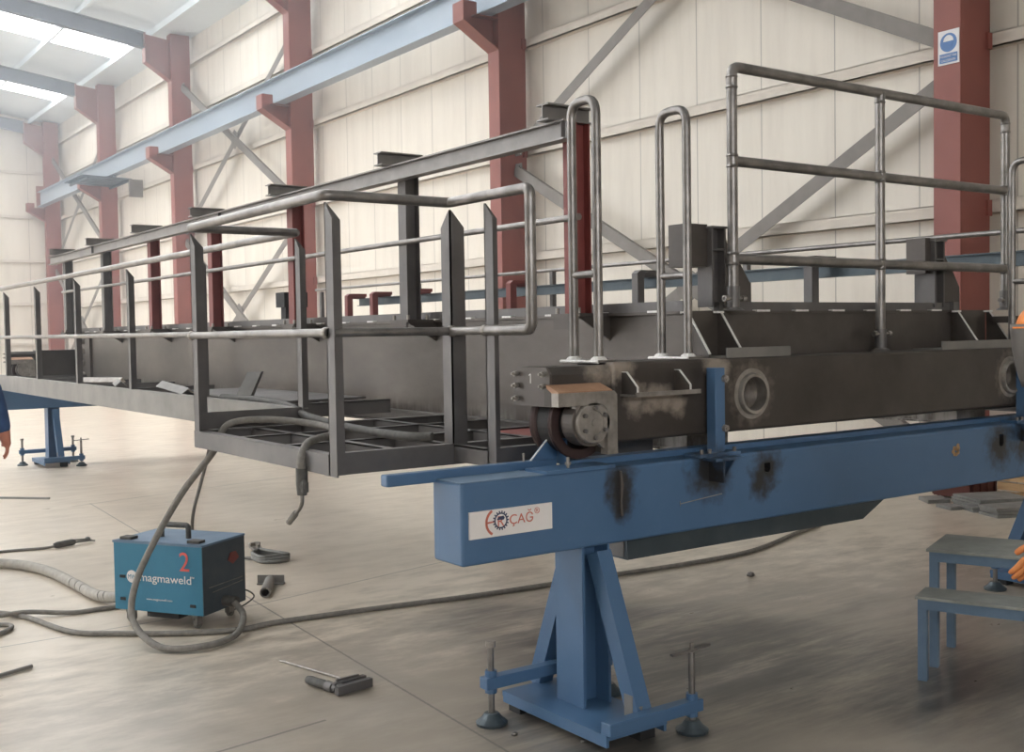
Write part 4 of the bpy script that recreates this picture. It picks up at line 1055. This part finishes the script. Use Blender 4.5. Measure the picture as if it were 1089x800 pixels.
def worker(px, py, rz, label, cat, lean, hands, headgear, glove, size=1.0):
    """standing figure; local x = right, y = forward"""
    R = Matrix.Translation((px, py, 0)) @ Matrix.Rotation(rz, 4, 'Z') @ Matrix.Scale(size, 4)
    t = thing('person', label, cat, (px, py, 0))
    lx, ly = lean
    def q(x, y, z):
        k = max(0, z-.92)/.8
        return tuple(R @ Vector((x+lx*k, y+ly*k, z)))
    def chain(parts, skipped=None):
        V, E, idx = [], [], {}
        for nm, p, r, par in parts:
            idx[nm] = len(V); V.append((q(*p), r))
            if par is not None: E.append((idx[par], idx[nm]))
        return V, E
    body = [('pelvis', (0, 0, .93), (.13, .10), None), ('spine', (0, 0, 1.10), (.12, .095), 'pelvis'), ('chest', (0, .005, 1.29), (.145, .105), 'spine'), ('collar', (0, 0, 1.43), (.085, .07), 'chest'),
            ('neck', (0, .012, 1.50), .052, 'collar'), ('jaw', (0, .03, 1.565), .066, 'neck'), ('face', (0, .03, 1.625), .080, 'jaw'), ('brow', (0, .02, 1.685), .084, 'face'), ('crown', (0, .01, 1.735), .060, 'brow')]
    cov = [b for b in body[:4]]
    for s in (-1, 1):
        ex, ey, ez, wx, wy, wz = hands[s]
        for lst, g in ((body, .004), (cov, .024)):
            lst += [('sh%d' % s, (s*.165, 0, 1.405), .058+g, 'collar'), ('el%d' % s, (ex, ey, ez), .042+g, 'sh%d' % s), ('wr%d' % s, (wx, wy, wz), .027+g*1.3, 'el%d' % s)]
            lst += [('hip%d' % s, (s*.085, 0, .86), .085+g, 'pelvis'), ('kn%d' % s, (s*.10, .015, .49), .056+g, 'hip%d' % s), ('an%d' % s, (s*.105, -.015, .10 if g < .01 else .075), .040+g*1.3, 'kn%d' % s)]
        body += [('toe%d' % s, (s*.115, .11, .035), .034, 'an%d' % s)]
    V, E = chain(body); skin_mesh('body', V, E, 'skin', t)
    cov[0] = ('pelvis', (0, 0, .93), (.165, .128), None); cov[1] = ('spine', (0, 0, 1.10), (.158, .125), 'pelvis'); cov[2] = ('chest', (0, .005, 1.29), (.182, .135), 'spine'); cov[3] = ('collar', (0, 0, 1.43), (.115, .092), 'chest')
    V, E = chain(cov); skin_mesh('coverall', V, E, 'coverall', t)
    # face: nose, lips, eyes, ears
    m = MB()
    def hq(x, y, z): return q(x, y, z)
    m.ball(hq(0, .117, 1.622), .014, .018, .02, 10, 8).ball(hq(.082, .012, 1.63), .012, .02, .03, 8, 6).ball(hq(-.082, .012, 1.63), .012, .02, .03, 8, 6)
    m.build('face_features', 'skin', t)
    e = MB().ball(hq(.032, .098, 1.648), .011, .011, .009, 8, 6).ball(hq(-.032, .098, 1.648), .011, .011, .009, 8, 6); e.build('eyes', 'hair', t)
    MB().ball(hq(0, .094, 1.577), .024, .012, .008, 10, 6).build('lips', 'glovered', t)
    MB().ball(hq(0, -.005, 1.70), .094, .098, .075, 16, 10).build('hair', 'hair', t)
    for s in (-1, 1):
        V, E = chain([('a', (s*.105, -.02, .16), .05, None), ('b', (s*.105, -.02, .055), .052, 'a'), ('c', (s*.11, .07, .045), .044, 'b'), ('d', (s*.118, .16, .034), .034, 'c')])
        skin_mesh('boot', V, E, 'boot', t)
        MB().prism([q(s*.105-.05, -.075, 0), q(s*.105+.05, -.075, 0), q(s*.115+.048, .20, 0), q(s*.115-.048, .20, 0)], (0, 0, .02)).build('boot_sole', 'boot', t)
        ex, ey, ez, wx, wy, wz = hands[s]
        d = Vector((wx-ex, wy-ey, wz-ez)).normalized()
        w = Vector((wx, wy, wz)); fw = Vector((0, 1, 0)); fw = (fw-d*fw.dot(d)).normalized(); pn = d.cross(fw)*(-s)  # palm faces the thigh
        P = [('g0', tuple(w-d*.20), .066, None), ('g1', tuple(w-d*.02), .048, 'g0'), ('g2', tuple(w+d*.045), (.040, .026), 'g1'), ('g3', tuple(w+d*.085), (.042, .022), 'g2')]
        for k, (o_, ln) in enumerate(((.030, .078), (.010, .088), (-.010, .080), (-.029, .062))):
            b0 = w+d*.098+fw*o_
            P += [('f%da' % k, tuple(b0), .0125, 'g3'), ('f%db' % k, tuple(b0+d*ln*.45+pn*.006), .0118, 'f%da' % k), ('f%dc' % k, tuple(b0+d*ln*.8+pn*.022), .0105, 'f%db' % k), ('f%dd' % k, tuple(b0+d*ln+pn*.040), .009, 'f%dc' % k)]
        P += [('t0', tuple(w+d*.035+fw*.036+pn*.006), .015, 'g2'), ('t1', tuple(w+d*.075+fw*.056+pn*.018), .013, 't0'), ('t2', tuple(w+d*.105+fw*.060+pn*.028), .011, 't1')]
        V, E = chain(P); skin_mesh('glove', V, E, glove, t)
    if headgear == 'shield':
        # face shield: curved shell in front of the face, plus helmet with yellow ratchet knob
        hc = Vector(q(0, .015, 1.70)); fwd = (R.to_3x3() @ Vector((0, 1, 0))); rt = (R.to_3x3() @ Vector((1, 0, 0)))
        m = MB(); rows = []
        for i in range(9):
            zz = .01-.235*i/8; rr = .125-.035*(i/8)**2; row = []
            for j in range(17):
                a = PI*(j/16)
                row.append(hc+rt*(rr*.92*math.cos(a))+fwd*(rr*1.22*math.sin(a)-.005)+Vector((0, 0, zz)))
            rows.append(row)
        vs = [v for r_ in rows for v in r_]; fs = []
        for i in range(8):
            for j in range(16): fs.append((i*17+j, i*17+j+1, (i+1)*17+j+1, (i+1)*17+j))
        m._add(vs, fs, True)
        o = m.build('face_shield', 'mask', t); so = o.modifiers.new('thick', 'SOLIDIFY'); so.thickness = .004
        m = MB(); c = Vector(q(0, .0, 1.70)); prof = []
        for i in range(9):
            a = PI/2*i/8; prof.append((.140*math.cos(a)+.0001, .105*math.sin(a)))
        m.lathe(c, (0, 0, 1), [(.148, -.006), (.148, .0)]+prof, 28)
        m.build('helmet', 'helmet', t)
        MB().prism([tuple(c+rt*(.095*math.cos(a))+fwd*(.115+.05*math.sin(a))-Vector((0, 0, .006))) for a in [PI*k/10 for k in range(11)]], (0, 0, .006)).build('helmet_peak', 'helmet', t)
        for s in (-1, 1): MB().cyl(c+rt*s*.112+fwd*.02-Vector((0, 0, .012)), c+rt*s*.142+fwd*.02-Vector((0, 0, .012)), .02, 14).build('ratchet_knob', 'yellow', t)
    else:
        m = MB(); c = Vector(q(0, 0, 1.71)); prof = [(.118*math.cos(PI/2*i/8)+.0001, .098*math.sin(PI/2*i/8)) for i in range(9)]
        m.lathe(c, (0, 0, 1), [(.128, -.006), (.128, 0)]+prof, 28).build('helmet', 'yellow', t)
    return t
# at the left edge: back turned, gloved right arm hanging
worker(1.40, 8.85, math.radians(-8), 'person in blue coveralls at the left edge, red glove hanging down', 'person', (0, 0),
       {-1: (-.22, -.03, 1.17, -.25, .03, .96), 1: (.235, -.02, 1.16, .272, .02, .955)}, 'helmet', 'glovered')
# at the right edge: facing the crane, head bent to the left, orange gloves
worker(4.141, 2.067, math.radians(40), 'person in blue coveralls with orange helmet, face shield and orange gloves at right edge', 'person', (0, .16),
       {-1: (-.215, .06, 1.12, -.215, .225, .895), 1: (.22, -.02, 1.14, .25, .05, .91)}, 'shield', 'glove', .965)

# ------------------------------------------------------------------ light
w = bpy.data.worlds.new('daylight'); bpy.context.scene.world = w; w.use_nodes = True
nt = w.node_tree; bg = nt.nodes['Background']
bg.inputs['Color'].default_value = (.95, .975, 1.0, 1); bg.inputs['Strength'].default_value = 4.0
HAZE = .003
hm = bpy.data.materials.new('welding_haze'); hm.use_nodes = True
hn = hm.node_tree; hn.nodes.remove(hn.nodes['Principled BSDF'])
vs = hn.nodes.new('ShaderNodeVolumeScatter'); vs.inputs['Density'].default_value = HAZE; vs.inputs['Color'].default_value = (.90, .95, 1, 1); vs.inputs['Anisotropy'].default_value = .2
gp = hn.nodes.new('ShaderNodeNewGeometry'); sx = hn.nodes.new('ShaderNodeSeparateXYZ'); hn.links.new(gp.outputs['Position'], sx.inputs[0])
hn.links.new(mathn(hn, 'ADD', HAZE, mathn(hn, 'MULTIPLY', sx.outputs[2], .0021)), vs.inputs['Density'])
hn.links.new(vs.outputs[0], hn.nodes['Material Output'].inputs['Volume'])
MAT['haze'] = hm
hz_ = MB().box(-19.9, 10.6, 6.0, 44.4, .02, 8.9).build('dust_haze', 'haze')
tag(hz_, 'pale dusty haze hanging in the far half of the hall', 'haze'); hz_['kind'] = 'stuff'
sc = bpy.context.scene
sc.view_settings.view_transform = 'Standard'; sc.view_settings.look = 'None'; sc.view_settings.gamma = 1.0
sc.view_settings.use_curve_mapping = False
sc.view_settings.exposure = .42
